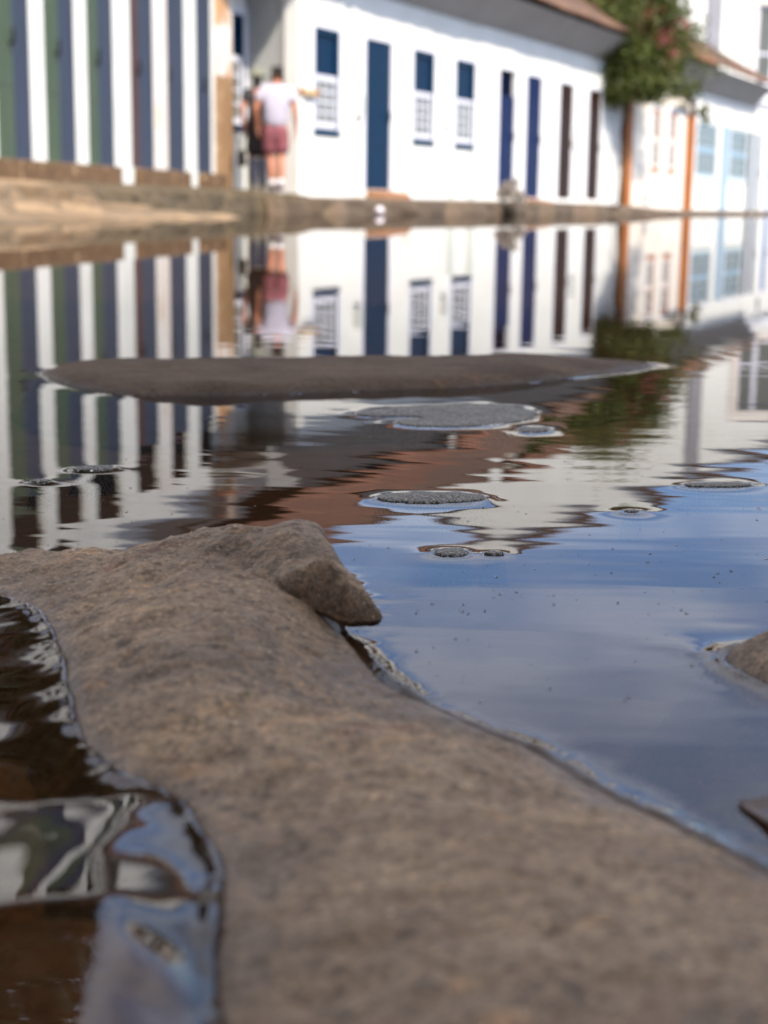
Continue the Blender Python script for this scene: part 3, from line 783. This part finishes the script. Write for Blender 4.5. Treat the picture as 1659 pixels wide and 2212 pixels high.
def slab(xa, za, xb, zb):
    rf.add([(xa,yo,za),(xb,yo,zb),(xb,10.3,zb),(xa,10.3,za),(xa,yo,za+th),(xb,yo,zb+th),(xb,10.3,zb+th),(xa,10.3,za+th)],
           [(0,3,2,1),(4,5,6,7),(0,1,5,4),(1,2,6,5),(2,3,7,6),(3,0,4,7)])
slab(xl_-.6, zl_-.6*(za_-zl_)/(xa_-xl_)+.02, xa_-.002, za_+.02); slab(xa_+.002, za_+.02, xr_+.7, zr_-.7*(za_-zr_)/(xr_-xa_)+.02)
rf.build('roof', M['tile_dark'], hG)

# ------------------------------------------------------------------ pavements
def strip(name, pts_by_section, mat, label, cat):
    """sections: list of lists of world points with equal length"""
    b = MB(); k = len(pts_by_section[0])
    for sct in pts_by_section: b.v += [tuple(p) for p in sct]
    for i in range(len(pts_by_section)-1):
        for j in range(k-1): b.f.append((i*k+j, (i+1)*k+j, (i+1)*k+j+1, i*k+j+1))
    o = b.build(name, mat); tag(o, label, cat, kind='structure'); return o
def lrow(s, d, z): return (P0[0]+UL[0]*s-NL[0]*d, P0[1]+UL[1]*s-NL[1]*d, z)
def jit(a): return random.uniform(-a, a)
# left pavement with its stepped stone bank
secs = []
for s in np.arange(-11.5, -5.9, .35):
    e = .74+jit(.05)
    secs.append([lrow(s, -.05, .33), lrow(s, e*.5, .30+jit(.01)), lrow(s, e, .255+jit(.015)), lrow(s, e+.05, .235), lrow(s, e+.09, .13+jit(.02)),
                 lrow(s, e+.55, .10+jit(.025)), lrow(s, e+.62, .05+jit(.01)), lrow(s, e+1.3, .025+jit(.02)), lrow(s, e+1.7, -.05)])
strip('pavement', secs, M['paving'], 'tan stone pavement stepping down to the water at the left', 'pavement')
# mossy kerb round the corner where the man stands
cur = []
for s in np.arange(-6.35, -.8, .3): cur.append((lrow(s, -.05, .33), lrow(s, .80+.02*sin(s*5), .255)))
cc = row(0, 0)
cur.append((lrow(-.45, -.05, .33), (-1.47, 20.0, .262)))
cur.append((lrow(.2, -.05, .33), (-1.22, 20.2, .262)))
cur.append((lrow(.35, .0, .33), (-1.09, 20.42, .25)))
cur.append((row(-.62, .75, .30), (-1.02, 20.70, .23)))
cur.append((row(-.05, .74, .28), (-1.0, 21.05, .21)))
cur.append((row(.05, -.03, .25), (-.96, 21.35, .20)))
secs = []
for a, e in cur:
    a = np.array(a); e = np.array(e); n_ = e-a; n_[2] = 0; n_ = n_/max(np.linalg.norm(n_), 1e-6)
    secs.append([tuple(a), tuple(a*.5+e*.5), tuple(e-n_*.03), tuple(e+n_*.0+np.array([0,0,-.03])), tuple(e+n_*(.03+jit(.02))+np.array([0,0,-.12])), tuple(e+n_*.06+np.array([0,0,-.36]))])
kerb_o = strip('kerb', secs, M['moss'], 'dark mossy stone kerb round the corner where the man stands', 'kerb')
# pavement along the right hand row
secs = []
for s in np.concatenate([[-1.7, -1.3, -1.05], np.arange(-.8, 36, .5)]):
    z = .235 - .13*float(sstep((s-10)/9)); e = .95+jit(.05) if s > -1 else (.95-(-.8-s)*.55)
    secs.append([row(s, .05, z), row(s, -e*.6, z-.02), row(s, -e, z-.035+jit(.012)), row(s, -e-.04, z-.06), row(s, -e-.08-jit(.03), .03), row(s, -e-.10, -.06)])
strip('pavement', secs, M['kerb'], 'grey brown stone pavement along the row of white houses', 'pavement')

# ------------------------------------------------------------------ flowering bush over the roof
def leaf_cloud(clusters, size, n, seed):
    r = random.Random(seed); b = MB()
    tot = sum(c[4] for c in clusters)
    for (cx, cy, cz, rad, wgt, flat) in clusters:
        # sub-clumps give light and dark masses with gaps
        subs = []
        for _ in range(max(4, int(16*rad/.6))):
            u = Vector((r.gauss(0, 1), r.gauss(0, 1), r.gauss(0, 1))).normalized()*rad*(r.random()**.5)
            subs.append((cx+u.x, cy+u.y, cz+u.z*flat, rad*r.uniform(.28, .52)))
        for _ in range(int(n*wgt/tot)):
            sx, sy, sz, sr = r.choice(subs)
            p = Vector((sx+r.gauss(0, sr*.68), sy+r.gauss(0, sr*.68), sz+r.gauss(0, sr*.62)))
            a = Vector((r.uniform(-1, 1), r.uniform(-1, 1), r.uniform(-.8, .5))).normalized()
            c = a.cross(Vector((r.uniform(-1, 1), r.uniform(-1, 1), r.uniform(-1, 1)))).normalized()
            l = size*r.uniform(.6, 1.3)
            q = a.cross(c)*l*.12
            b.add([p, p+a*l*.5+c*l*.32+q, p+a*l, p+a*l*.5-c*l*.32+q], [(0, 1, 2, 3)])
    return b
def at(px, py, Y):
    d = ray(px, py); t = Y/d[1]; return (float(d[0]*t), float(Y), float(CH+d[2]*t))
bp = row(14.55, -.18)
bush = empty('bougainvillea', (bp[0], bp[1], .12), 0, 'green bougainvillea with pink flowers over the eave between white and cream houses', 'bush')
def rel(p): return (p[0]-bp[0], p[1]-bp[1], p[2]-.12)
cl = []
for px, py, Y, rad, wg, fl in [(1375,150,34.0,.50,1.5,.9),(1345,110,34.2,.42,1.2,.9),(1420,120,34.6,.42,.9,.9),(1300,45,33.8,.50,1.0,.8),(1385,45,34.6,.55,1.1,.9),(1450,60,35.0,.42,.45,1),
                              (1230,5,34.2,.5,1.0,.5),(1150,-25,34.5,.6,1.0,.4),(1340,-30,34.5,.7,1.0,.8),(1345,190,34.0,.26,.6,.9),(1410,195,34.4,.26,.5,.9),(1490,125,35.2,.40,.20,1),(1500,190,35.4,.22,.07,1.4),(1520,240,35.6,.10,.05,2),(1470,195,35.0,.2,.1,.8),(1290,90,33.9,.34,.8,.9),(1330,20,33.9,.5,1.2,.9),(1420,10,34.4,.5,.9,.9),(1200,20,34.0,.45,.9,.5),(1160,-10,34.2,.5,.9,.5),(1250,35,33.9,.35,.7,.6)]:
    c_ = rel(at(px, py, Y)); cl.append((*c_, rad*1.5, wg, fl))
leaf_cloud(cl, .105, 34000, 3).build('crown', M['leaf'], bush)
cl2 = []
for px, py, rad, wg in [(1300,20,.4,1),(1400,40,.4,1),(1440,75,.25,.5),(1380,-10,.5,1),(1385,140,.12,.15),(1470,55,.2,.3),(1340,70,.3,.6),(1455,130,.2,.25)]:
    c_ = rel(at(px, py, 33.7)); cl2.append((*c_, rad, wg, .9))
leaf_cloud(cl2, .075, 560, 5).build('blossoms', M['bract'], bush)
tk = MB()
tk.tube([(0,0,-.1),(.04,.02,.8),(-.02,0,1.7),(.12,-.04,2.5),(.25,-.15,3.1),(.2,-.2,3.8)], [.065,.055,.05,.045,.04,.02], 9)
tk.tube([(.12,-.04,2.5),(-.3,-.2,3.3),(-.9,-.5,4.0)], [.035,.03,.012], 7); tk.tube([(.25,-.15,3.1),(.8,.3,3.6),(1.3,.8,3.9)], [.03,.025,.01], 7)
tk.build('trunk', M['bark'], bush, True)

# big old tree in the yard behind the left house (seen only as a dark mass in the water)
tb = (-7.6, 25.5)
tree = empty('mango_tree', (tb[0], tb[1], 0), 0, 'tall dark green tree in the yard behind the left house', 'tree')
tc_ = []
rt = random.Random(12)
for (dx, dy, z, rad, wg) in [(0,0,9.5,2.6,1.5),(1.9,-.8,8.3,2.0,1),(-2.0,-1.0,8.6,2.2,1.1),(.6,-1.5,11.8,2.3,1.2),(-1.4,.5,12.4,2.2,1),(2.4,.6,10.6,1.9,.9),(.2,.2,14.4,1.9,.8),(-3.3,.2,10.4,1.8,.8),(1.4,-1.2,6.4,1.6,.8),(-1.6,-1.4,6.3,1.7,.8),(3.2,-.6,7.0,1.3,.5)]:
    tc_.append((dx, dy, z, rad, wg, .85))
leaf_cloud(tc_, .34, 26000, 31).build('crown', M['leaf_dark'], tree)
tk = MB()
tk.tube([(0,0,-.1),(.1,0,1.6),(-.05,.1,3.4),(.15,0,5.4),(.1,-.1,8.0),(.2,0,11.5)], [.48,.38,.34,.30,.20,.08], 12)
for a_, h_, l_ in ((.3,4.6,3.0),(2.2,5.2,3.2),(4.1,4.9,3.0),(5.3,6.4,2.6),(1.2,7.2,2.4)):
    tk.tube([(.1,0,h_),(.1+cos(a_)*l_*.5, sin(a_)*l_*.5, h_+1.0),(.1+cos(a_)*l_, sin(a_)*l_, h_+2.4)], [.18,.12,.04], 8)
tk.build('trunk', M['bark'], tree, True)

# ------------------------------------------------------------------ people
def skin_body(name, nodes, edges, mat, parent, sub=2):
    """nodes: {key:(x,y,z,rx,ry)}; first key is the root"""
    keys = list(nodes); me = bpy.data.meshes.new(name)
    me.from_pydata([nodes[k][:3] for k in keys], [(keys.index(a), keys.index(b)) for a, b in edges], [])
    o = bpy.data.objects.new(name, me); COL.objects.link(o); me.materials.append(mat)
    o.modifiers.new('Skin', 'SKIN').use_smooth_shade = True
    for i, k in enumerate(keys):
        sv = me.skin_vertices[0].data[i]; n_ = nodes[k]
        sv.radius = (n_[3], n_[4] if len(n_) > 4 else n_[3]); sv.use_root = (i == 0)
    s = o.modifiers.new('Sub', 'SUBSURF'); s.levels = s.render_levels = sub
    if parent: o.parent = parent
    return o

def hand(nodes, edges, wrist, tag_, wpos, down, out, fwd):
    """palm, four bent fingers and a thumb leaving the side of the palm"""
    w = Vector(wpos); d = Vector(down).normalized(); o_ = Vector(out).normalized(); f_ = Vector(fwd).normalized()
    def put(k, p, r): nodes[tag_+k] = (*p, r, r)
    put('palm', w+d*.055, .024); edges.append((wrist, tag_+'palm'))
    for i, (off, ln) in enumerate(((-.027, .066), (-.009, .078), (.009, .074), (.027, .058))):
        a = w+d*.095+f_*off; b_ = a+d*ln*.55+o_*(-.010); c_ = b_+d*ln*.40+o_*(-.022)
        put(f'f{i}a', a, .0095); put(f'f{i}b', b_, .0085); put(f'f{i}c', c_, .007)
        edges += [(tag_+'palm', tag_+f'f{i}a'), (tag_+f'f{i}a', tag_+f'f{i}b'), (tag_+f'f{i}b', tag_+f'f{i}c')]
    a = w+d*.045+f_*.034; b_ = a+d*.030+f_*.018-o_*.008
    put('ta', a, .011); put('tb', b_, .0085); edges += [(tag_+'palm', tag_+'ta'), (tag_+'ta', tag_+'tb')]

man = empty('person', (*at(596, 420, 20.55)[:2], .262), radians(4), 'man seen from behind in white T-shirt, dusty red shorts and white socks', 'person')
nd = {'pelvis':(0,0,.93,.135,.10),'spine':(.0,.0,1.10,.125,.095),'chest':(.01,.015,1.30,.155,.105),'neck0':(.015,.02,1.455,.062,.06),'neck':(.02,.03,1.51,.052,.054),'head':(.02,.045,1.60,.072,.088),'crown':(.02,.04,1.675,.055,.068),
      'shL':(-.165,.01,1.405,.058,.058),'elL':(-.275,-.05,1.14,.043,.043),'wrL':(-.245,.05,.915,.030,.030),
      'shR':(.190,.01,1.395,.058,.058),'elR':(.265,-.03,1.12,.043,.043),'wrR':(.285,.04,.885,.030,.030),
      'hipL':(-.085,0,.86,.092,.092),'knL':(-.065,.03,.49,.058,.060),'caL':(-.060,-.02,.34,.056,.058),'anL':(-.05,-.03,.09,.036,.038),'toL':(-.06,.14,.035,.040,.028),
      'hipR':(.085,0,.86,.092,.092),'knR':(.075,-.01,.49,.058,.060),'caR':(.07,-.07,.34,.056,.058),'anR':(.065,-.10,.09,.036,.038),'toR':(.08,.07,.035,.040,.028)}
ed = [('pelvis','spine'),('spine','chest'),('chest','neck0'),('neck0','neck'),('neck','head'),('head','crown'),('chest','shL'),('shL','elL'),('elL','wrL'),('chest','shR'),('shR','elR'),('elR','wrR'),
      ('pelvis','hipL'),('hipL','knL'),('knL','caL'),('caL','anL'),('anL','toL'),('pelvis','hipR'),('hipR','knR'),('knR','caR'),('caR','anR'),('anR','toR')]
hand(nd, ed, 'wrL', 'hL', nd['wrL'][:3], (0,.15,-1), (-1,0,0), (0,1,.1)); hand(nd, ed, 'wrR', 'hR', nd['wrR'][:3], (0,.15,-1), (1,0,0), (0,1,.1))
# face features at half head height (turned away from the camera)
nd['nose'] = (.02,.150,1.585,.012,.012); ed.append(('head','nose'))
nd['earL'] = (-.060,.045,1.59,.014,.016); nd['earR'] = (.100,.045,1.59,.014,.016); ed += [('head','earL'),('head','earR')]
skin_body('body', nd, ed, M['skin'], man)
skin_body('shirt', {'w':(0,0,.855,.190,.140),'s':(0,.0,1.02,.178,.130),'c':(.01,.01,1.25,.195,.135),'n':(.015,.015,1.415,.105,.088),
                    'a':(-.175,.01,1.395,.085,.082),'b':(-.235,-.025,1.22,.082,.080),'d':(.195,.01,1.385,.085,.082),'e':(.238,-.015,1.21,.082,.080)},
          [('w','s'),('s','c'),('c','n'),('c','a'),('a','b'),('c','d'),('d','e')], M['shirt'], man)
skin_body('shorts', {'p':(0,0,.98,.165,.122),'u':(0,0,.82,.165,.12),'l':(-.085,.0,.74,.115,.115),'l2':(-.080,.025,.52,.102,.108),'r':(.085,0,.74,.115,.115),'r2':(.078,-.005,.52,.102,.108)},
          [('p','u'),('u','l'),('l','l2'),('u','r'),('r','r2')], M['shorts'], man)
skin_body('hair', {'a':(.02,.035,1.625,.080,.092),'b':(.02,.03,1.69,.066,.078),'c':(.02,-.01,1.575,.062,.050)}, [('a','b'),('a','c')], M['hair'], man)
for t_, x_, y_ in (('L', -.05, -.03), ('R', .065, -.10)):
    skin_body('shoe', {'h':(x_, y_-.015, .050, .050, .052),'m':(x_-.002, y_+.08, .042, .050, .042),'t':(x_, y_+.175, .034, .044, .032),'s':(x_, y_, .14, .050, .052),'k':(x_+.003, y_+.01, .21, .052, .055)},
              [('h','m'),('m','t'),('h','s'),('s','k')], M['sock'], man)

lady = empty('person', (*at(557, 417, 20.95)[:2], .285), radians(10), 'companion in charcoal dress and grey green hat, half hidden beside the man', 'person')
nd = {'pelvis':(0,0,.86,.12,.095),'spine':(0,0,1.02,.105,.085),'chest':(0,.01,1.20,.125,.09),'neck0':(0,.015,1.345,.05,.05),'neck':(0,.02,1.395,.044,.046),'head':(0,.035,1.475,.066,.080),'crown':(0,.03,1.545,.050,.062),
      'shL':(-.135,.01,1.295,.048,.048),'elL':(-.205,-.02,1.06,.037,.037),'wrL':(-.165,.06,.87,.027,.027),'shR':(.135,.01,1.295,.048,.048),'elR':(.20,0,1.05,.036,.036),'wrR':(.18,.10,.86,.027,.027),
      'hipL':(-.08,0,.79,.088,.088),'knL':(-.07,.02,.46,.056,.056),'caL':(-.068,-.02,.32,.052,.053),'anL':(-.065,-.03,.085,.034,.036),'toL':(-.07,.12,.032,.037,.026),
      'hipR':(.08,0,.79,.088,.088),'knR':(.07,.05,.46,.056,.056),'caR':(.065,.02,.32,.052,.053),'anR':(.06,.02,.085,.034,.036),'toR':(.06,.17,.032,.037,.026)}
ed = [('pelvis','spine'),('spine','chest'),('chest','neck0'),('neck0','neck'),('neck','head'),('head','crown'),('chest','shL'),('shL','elL'),('elL','wrL'),('chest','shR'),('shR','elR'),('elR','wrR'),
      ('pelvis','hipL'),('hipL','knL'),('knL','caL'),('caL','anL'),('anL','toL'),('pelvis','hipR'),('hipR','knR'),('knR','caR'),('caR','anR'),('anR','toR')]
hand(nd, ed, 'wrL', 'hL', nd['wrL'][:3], (0,.1,-1), (-1,0,0), (0,1,.1)); hand(nd, ed, 'wrR', 'hR', nd['wrR'][:3], (0,.3,-1), (1,0,0), (0,1,.1))
nd['nose'] = (0,.135,1.46,.011,.011); ed.append(('head','nose'))
skin_body('body', nd, ed, M['skin'], lady)
skin_body('dress', {'w':(0,0,.80,.165,.125),'s':(0,0,1.0,.135,.105),'c':(0,.01,1.2,.148,.108),'n':(0,.012,1.32,.075,.065),'a':(-.14,.01,1.285,.066,.066),'b':(-.18,-.01,1.15,.064,.064),'d':(.14,.01,1.285,.066,.066),'e':(.178,0,1.15,.064,.064),'k':(0,.01,.60,.180,.145),'h':(0,.02,.44,.175,.140)},
          [('w','s'),('s','c'),('c','n'),('c','a'),('a','b'),('c','d'),('d','e'),('w','k'),('k','h')], M['dress'], lady)
for x_, y_, kx in ((-.068, -.02, -.068), (.063, .02, .066)):
    skin_body('trouser_leg', {'k':(kx, y_+.03, .45, .072, .075),'c':(kx, y_, .3, .068, .072),'a':(x_, y_-.01, .07, .058, .062)}, [('k','c'),('c','a')], M['jeans'], lady)
skin_body('hair', {'a':(0,.02,1.50,.074,.084),'b':(-.01,-.03,1.42,.062,.052),'c':(-.01,-.05,1.33,.045,.035)}, [('a','b'),('b','c')], M['hair'], lady)
MB().lathe([(.0,.10),(.05,.098),(.082,.075),(.092,.02),(.15,.0),(.155,-.008),(.09,-.004),(.0,-.002)], (0,.03,1.505), 24).build('hat', M['hat'], lady, True)
bag = empty('handbag', (lady.location.x-.215, lady.location.y+.02, .74), radians(20), 'black handbag hanging from the companion\'s hand in front of the white wall', 'bag')
bb = MB(); bb.add([(-.04,-.12,-.13),(.04,-.12,-.13),(.04,.12,-.13),(-.04,.12,-.13),(-.03,-.10,.10),(.03,-.10,.10),(.03,.10,.10),(-.03,.10,.10)], [(0,3,2,1),(4,5,6,7),(0,1,5,4),(1,2,6,5),(2,3,7,6),(3,0,4,7)])
bb.build('pouch', M['bag'], bag, bevel=.03)
MB().tube([(0,-.07,.09),(.02,-.05,.24),(.05,0,.32),(.02,.05,.24),(0,.07,.09)], .008, 8).build('strap', M['bag'], bag, True)

# ------------------------------------------------------------------ small things along the far kerb
man.scale = (.95, .95, .945)
sg = empty('wall_plaque', row(-.02, -.05, 1.63), RZ, 'narrow tan wooden plaque on the white wall just right of the man', 'sign')
MB().box(.02, .46, -.03, .0, -.035, .045).build('board', M['tanwood'], sg, bevel=.006)
for xb in (0, .462): MB().box(xb, xb+.018, -.05, .02, -.045, .055).build('bracket', M['orange'], sg)

p = at(820, 461, 21.2)
ball = MB()
prof = [(.060*sin(t)*(1+.04*sin(5*t)), -.060*cos(t)) for t in np.linspace(0.001, pi-.001, 14)]
ball.lathe(prof, (0, 0, 0), 18)
bo = ball.build('ball', M['ball'], None, True); bo.location = (p[0], p[1], .052)
tag(bo, 'small round white ball floating against the kerb below the blue door step', 'ball')

p = row(5.32, -1.12)
pp = empty('potted_plant', (p[0], p[1], -.03), 0, 'pale bushy plant in dark round pot before the first royal blue door', 'plant')
MB().lathe([(.0,.0),(.09,.0),(.125,.09),(.13,.16),(.115,.20),(.12,.215),(.10,.215),(.09,.17),(.0,.165)], (0, 0, 0), 22).build('pot', M['pot'], pp, True)
leaf_cloud([(0,0,.48,.20,1,1.1),(-.16,0,.42,.13,.5,1.1),(.16,0,.40,.13,.5,1),(.03,0,.66,.13,.5,1)], .06, 900, 9).build('foliage', M['paleleaf'], pp)
stm = MB()
for dx, dy, h in ((-.2, .02, .5), (-.05, -.04, .62), (.08, .03, .6), (.2, 0, .42), (-.27, -.05, .36)):
    stm.tube([(dx*.12, dy*.2, .17), (dx*.6, dy*.7, h*.65), (dx, dy, h)], [.012, .009, .005], 6)
stm.build('stems', M['bark'], pp, True)

pp.scale = (.8, .8, .82)
# fallen leaf at the right edge
lx, ly = onz(1662, 1782)
n = 14; Lf = .046; Wf = .017
b = MB(); top_, bot_ = [], []
for i in range(n+1):
    t = i/n; w = Wf*(sin(pi*t**.8)**.8 if 0 < t < 1 else 0)*(1+.10*sin(19*t))
    for k in (-1, -.5, 0, .5, 1):
        z = .0016 + .0035*abs(k)**1.5*sin(pi*t) + .002*sin(6*t)
        b.v.append((k*w, (t-.5)*Lf, z))
for i in range(n):
    for k in range(4): b.f.append((i*5+k, i*5+k+1, (i+1)*5+k+1, (i+1)*5+k))
b2 = MB(); b2.v, b2.f = b.v, b.f
lf = b2.build('fallen_leaf', M['leafbrown'], None, True); lf.location = (lx+.016, ly, 0); lf.rotation_euler = (0, 0, radians(62))
so = lf.modifiers.new('solid', 'SOLIDIFY'); so.thickness = .0006
tag(lf, 'dead brown leaf floating at the right edge above the cobble', 'leaf')

# floating specks
b = MB(); fm = []
r = random.Random(4)
for i in range(420):
    if i < 330:
        px = r.uniform(-20, 1680); py = r.uniform(880, 1330)
    else:
        px = r.uniform(830, 1659); py = r.uniform(1180, 1520)
    x, y = onz(px, py)
    s_ = r.choice((.00012, .00016, .00022, .0003, .0005))*(.6+y)
    n = 6; a0 = r.random()*6
    base = len(b.v); zz = .00025
    for k in range(n): b.v.append((x+s_*cos(a0+k*pi/3)*r.uniform(.7, 1.5), y+s_*sin(a0+k*pi/3)*r.uniform(.7, 1.6), zz))
    b.v.append((x, y, zz+s_*.10))
    for k in range(n): b.f.append((base+k, base+(k+1) % n, base+n)); fm.append(0 if r.random() < .75 else 1)
sp = b.build('floating_debris', [M['speck_dark'], M['speck_light']])
sp.data.polygons.foreach_set('material_index', fm)
tag(sp, 'scattered tiny specks of dirt and scum floating on the puddle', 'debris', kind='stuff')

# house on the camera's side of the street, whose shade lies over the foreground
hO = empty('opposite_house', (-6.2, -3.0, 0), 0, 'ochre two storey house with blue doors on the near pavement, shading the foreground', 'house', 'houses along the street')
dO = [(1.0, 1.9), (4.2, 5.1), (7.4, 8.3), (10.6, 11.5)]; wO = dO
b = MB(); LO = 13.2
hol = [(a, b_, .2, 2.6) for a, b_ in dO] + [(a, b_, 3.9, 5.4) for a, b_ in wO]
# facade faces +y: build mirrored by placing the thickness behind
for (x0, x1, z0, z1) in [(0, LO, -.04, 6.6)]:
    wall_mb(x0, x1, z0, z1, hol, .35, -.35, b)
b.box(0, .3, -5, -.352, -.04, 6.6); b.box(LO-.3, LO, -5, -.352, -.04, 6.6); b.box(0, LO, -5.3, -5.002, -.04, 6.6)
b.build('wall', M['ochre'], hO)
for a, b_ in dO:
    q = MB()
    for k in range(4): q.box(a+(b_-a)*k/4+.003, a+(b_-a)*(k+1)/4-.003, -.20, -.16, .2, 2.6)
    q.build('door', M['blue'], hO)
for a, b_ in wO:
    q = MB(); q.box(a, a+.06, -.2, -.1, 3.9, 5.4); q.box(b_-.06, b_, -.2, -.1, 3.9, 5.4); q.box(a+.06, b_-.06, -.2, -.1, 5.34, 5.4); q.box(a+.06, b_-.06, -.2, -.1, 3.9, 3.96); q.box(a+.06, b_-.06, -.18, -.12, 4.6, 4.66)
    w_ = q.build('window', M['blue'], hO); MB().box(a+.06, b_-.06, -.19, -.185, 3.96, 5.34).build('pane', M['pane'], w_)
rf = MB()
rf.add([(-.3,.5,6.62),(LO+.3,.5,6.62),(LO+.3,-2.65,7.6),(-.3,-2.65,7.6),(LO+.3,-5.8,6.62),(-.3,-5.8,6.62),(-.3,.5,6.72),(LO+.3,.5,6.72),(LO+.3,-2.65,7.7),(-.3,-2.65,7.7),(LO+.3,-5.8,6.72),(-.3,-5.8,6.72)],
       [(0,3,2,1),(3,5,4,2),(6,7,8,9),(9,8,10,11),(0,1,7,6),(5,11,10,4),(0,6,9,3),(3,9,11,5),(1,2,8,7),(2,4,10,8)])
rf.build('roof', M['tile'], hO)
secs = []
for s in np.arange(-14, 16, 1.0): secs.append([(s, -5, .16), (s, -2.2, .14), (s, -2.15, .10), (s, -2.1, -.05)])
strip('pavement', secs, M['paving'], 'stone pavement on the near side of the street behind the camera', 'pavement')

# ------------------------------------------------------------------ light
SUN_EL = radians(48); saz = Vector((.55, -.835)).normalized()
sd = Vector((saz.x*cos(SUN_EL), saz.y*cos(SUN_EL), sin(SUN_EL)))
L = bpy.data.lights.new('sun', 'SUN'); L.energy = 5.0; L.angle = radians(.5); L.color = (1, .93, .82)
lo = bpy.data.objects.new('sun', L); COL.objects.link(lo); lo.location = (3, -6, 9)
lo.rotation_euler = (-sd).to_track_quat('-Z', 'Y').to_euler()

W = bpy.data.worlds.new('World'); SC.world = W; W.use_nodes = True
n = W.node_tree; n.nodes.clear()
wo = n.nodes.new('ShaderNodeOutputWorld'); bg = n.nodes.new('ShaderNodeBackground')
sk = n.nodes.new('ShaderNodeTexSky'); sk.sky_type = 'NISHITA'; sk.sun_disc = False
sk.sun_elevation = SUN_EL; sk.sun_rotation = math.atan2(saz.x, saz.y)
sk.air_density = 1.0; sk.dust_density = .1; sk.ozone_density = 2.2
tc = n.nodes.new('ShaderNodeTexCoord')
# thin streaky cloud: noise on the direction divided by height, like a flat cloud layer
sep = n.nodes.new('ShaderNodeSeparateXYZ'); n.links.new(tc.outputs['Generated'], sep.inputs[0])
mxz = N(n, 'ShaderNodeMath', operation='MAXIMUM'); n.links.new(sep.outputs['Z'], mxz.inputs[0]); mxz.inputs[1].default_value = .04
dv = n.nodes.new('ShaderNodeVectorMath'); dv.operation = 'DIVIDE'
cmb = n.nodes.new('ShaderNodeCombineXYZ')
for i in range(3): n.links.new(mxz.outputs[0], cmb.inputs[i])
n.links.new(tc.outputs['Generated'], dv.inputs[0]); n.links.new(cmb.outputs[0], dv.inputs[1])
mp = n.nodes.new('ShaderNodeMapping'); mp.inputs['Scale'].default_value = (1.1, .9, 1); mp.inputs['Location'].default_value = (2.3, .4, 0)
n.links.new(dv.outputs[0], mp.inputs[0])
f1 = noise(n, mp.outputs[0], 1.0, 6, .5)
cf0 = ramp(n, f1, [(.40, (.06, .06, .06)), (.68, (.50, .50, .50))])
hi = ramp(n, sep.outputs['Z'], [(.27, (0, 0, 0)), (.55, (.50, .50, .50))])
cf = mixc(n, 1.0, cf0, hi, 'ADD')
col = mixc(n, cf, mixc(n, 1.0, sk.outputs[0], (.74, .98, 1.32), 'MULTIPLY'), (12.6, 12.8, 13.6))
n.links.new(col, bg.inputs['Color']); bg.inputs['Strength'].default_value = .128
n.links.new(bg.outputs[0], wo.inputs[0])

# ------------------------------------------------------------------ camera
cam = bpy.data.cameras.new('camera'); co = bpy.data.objects.new('camera', cam); COL.objects.link(co); SC.camera = co
cam.sensor_fit = 'VERTICAL'; cam.sensor_height = 36.0; cam.lens = FP/IH*36.0
cam.clip_start = .01; cam.clip_end = 1500
from mathutils import Matrix
co.matrix_world = Matrix.Translation((0, 0, CH)) @ Matrix.Rotation(pi/2-PITCH, 4, 'X') @ Matrix.Rotation(ROLL, 4, 'Z')
cam.dof.use_dof = True; cam.dof.focus_distance = .62; cam.dof.aperture_fstop = 14.5; cam.dof.aperture_blades = 0

SC.view_settings.view_transform = 'Standard'; SC.view_settings.look = 'None'
SC.view_settings.exposure = 0.6; SC.view_settings.gamma = 1
SC.render.engine = 'CYCLES'
SC.cycles.max_bounces = 8; SC.cycles.transparent_max_bounces = 12; SC.cycles.caustics_reflective = False
SC.cycles.sample_clamp_indirect = 6.0
try: SC.cycles.use_denoising = True
except Exception: pass
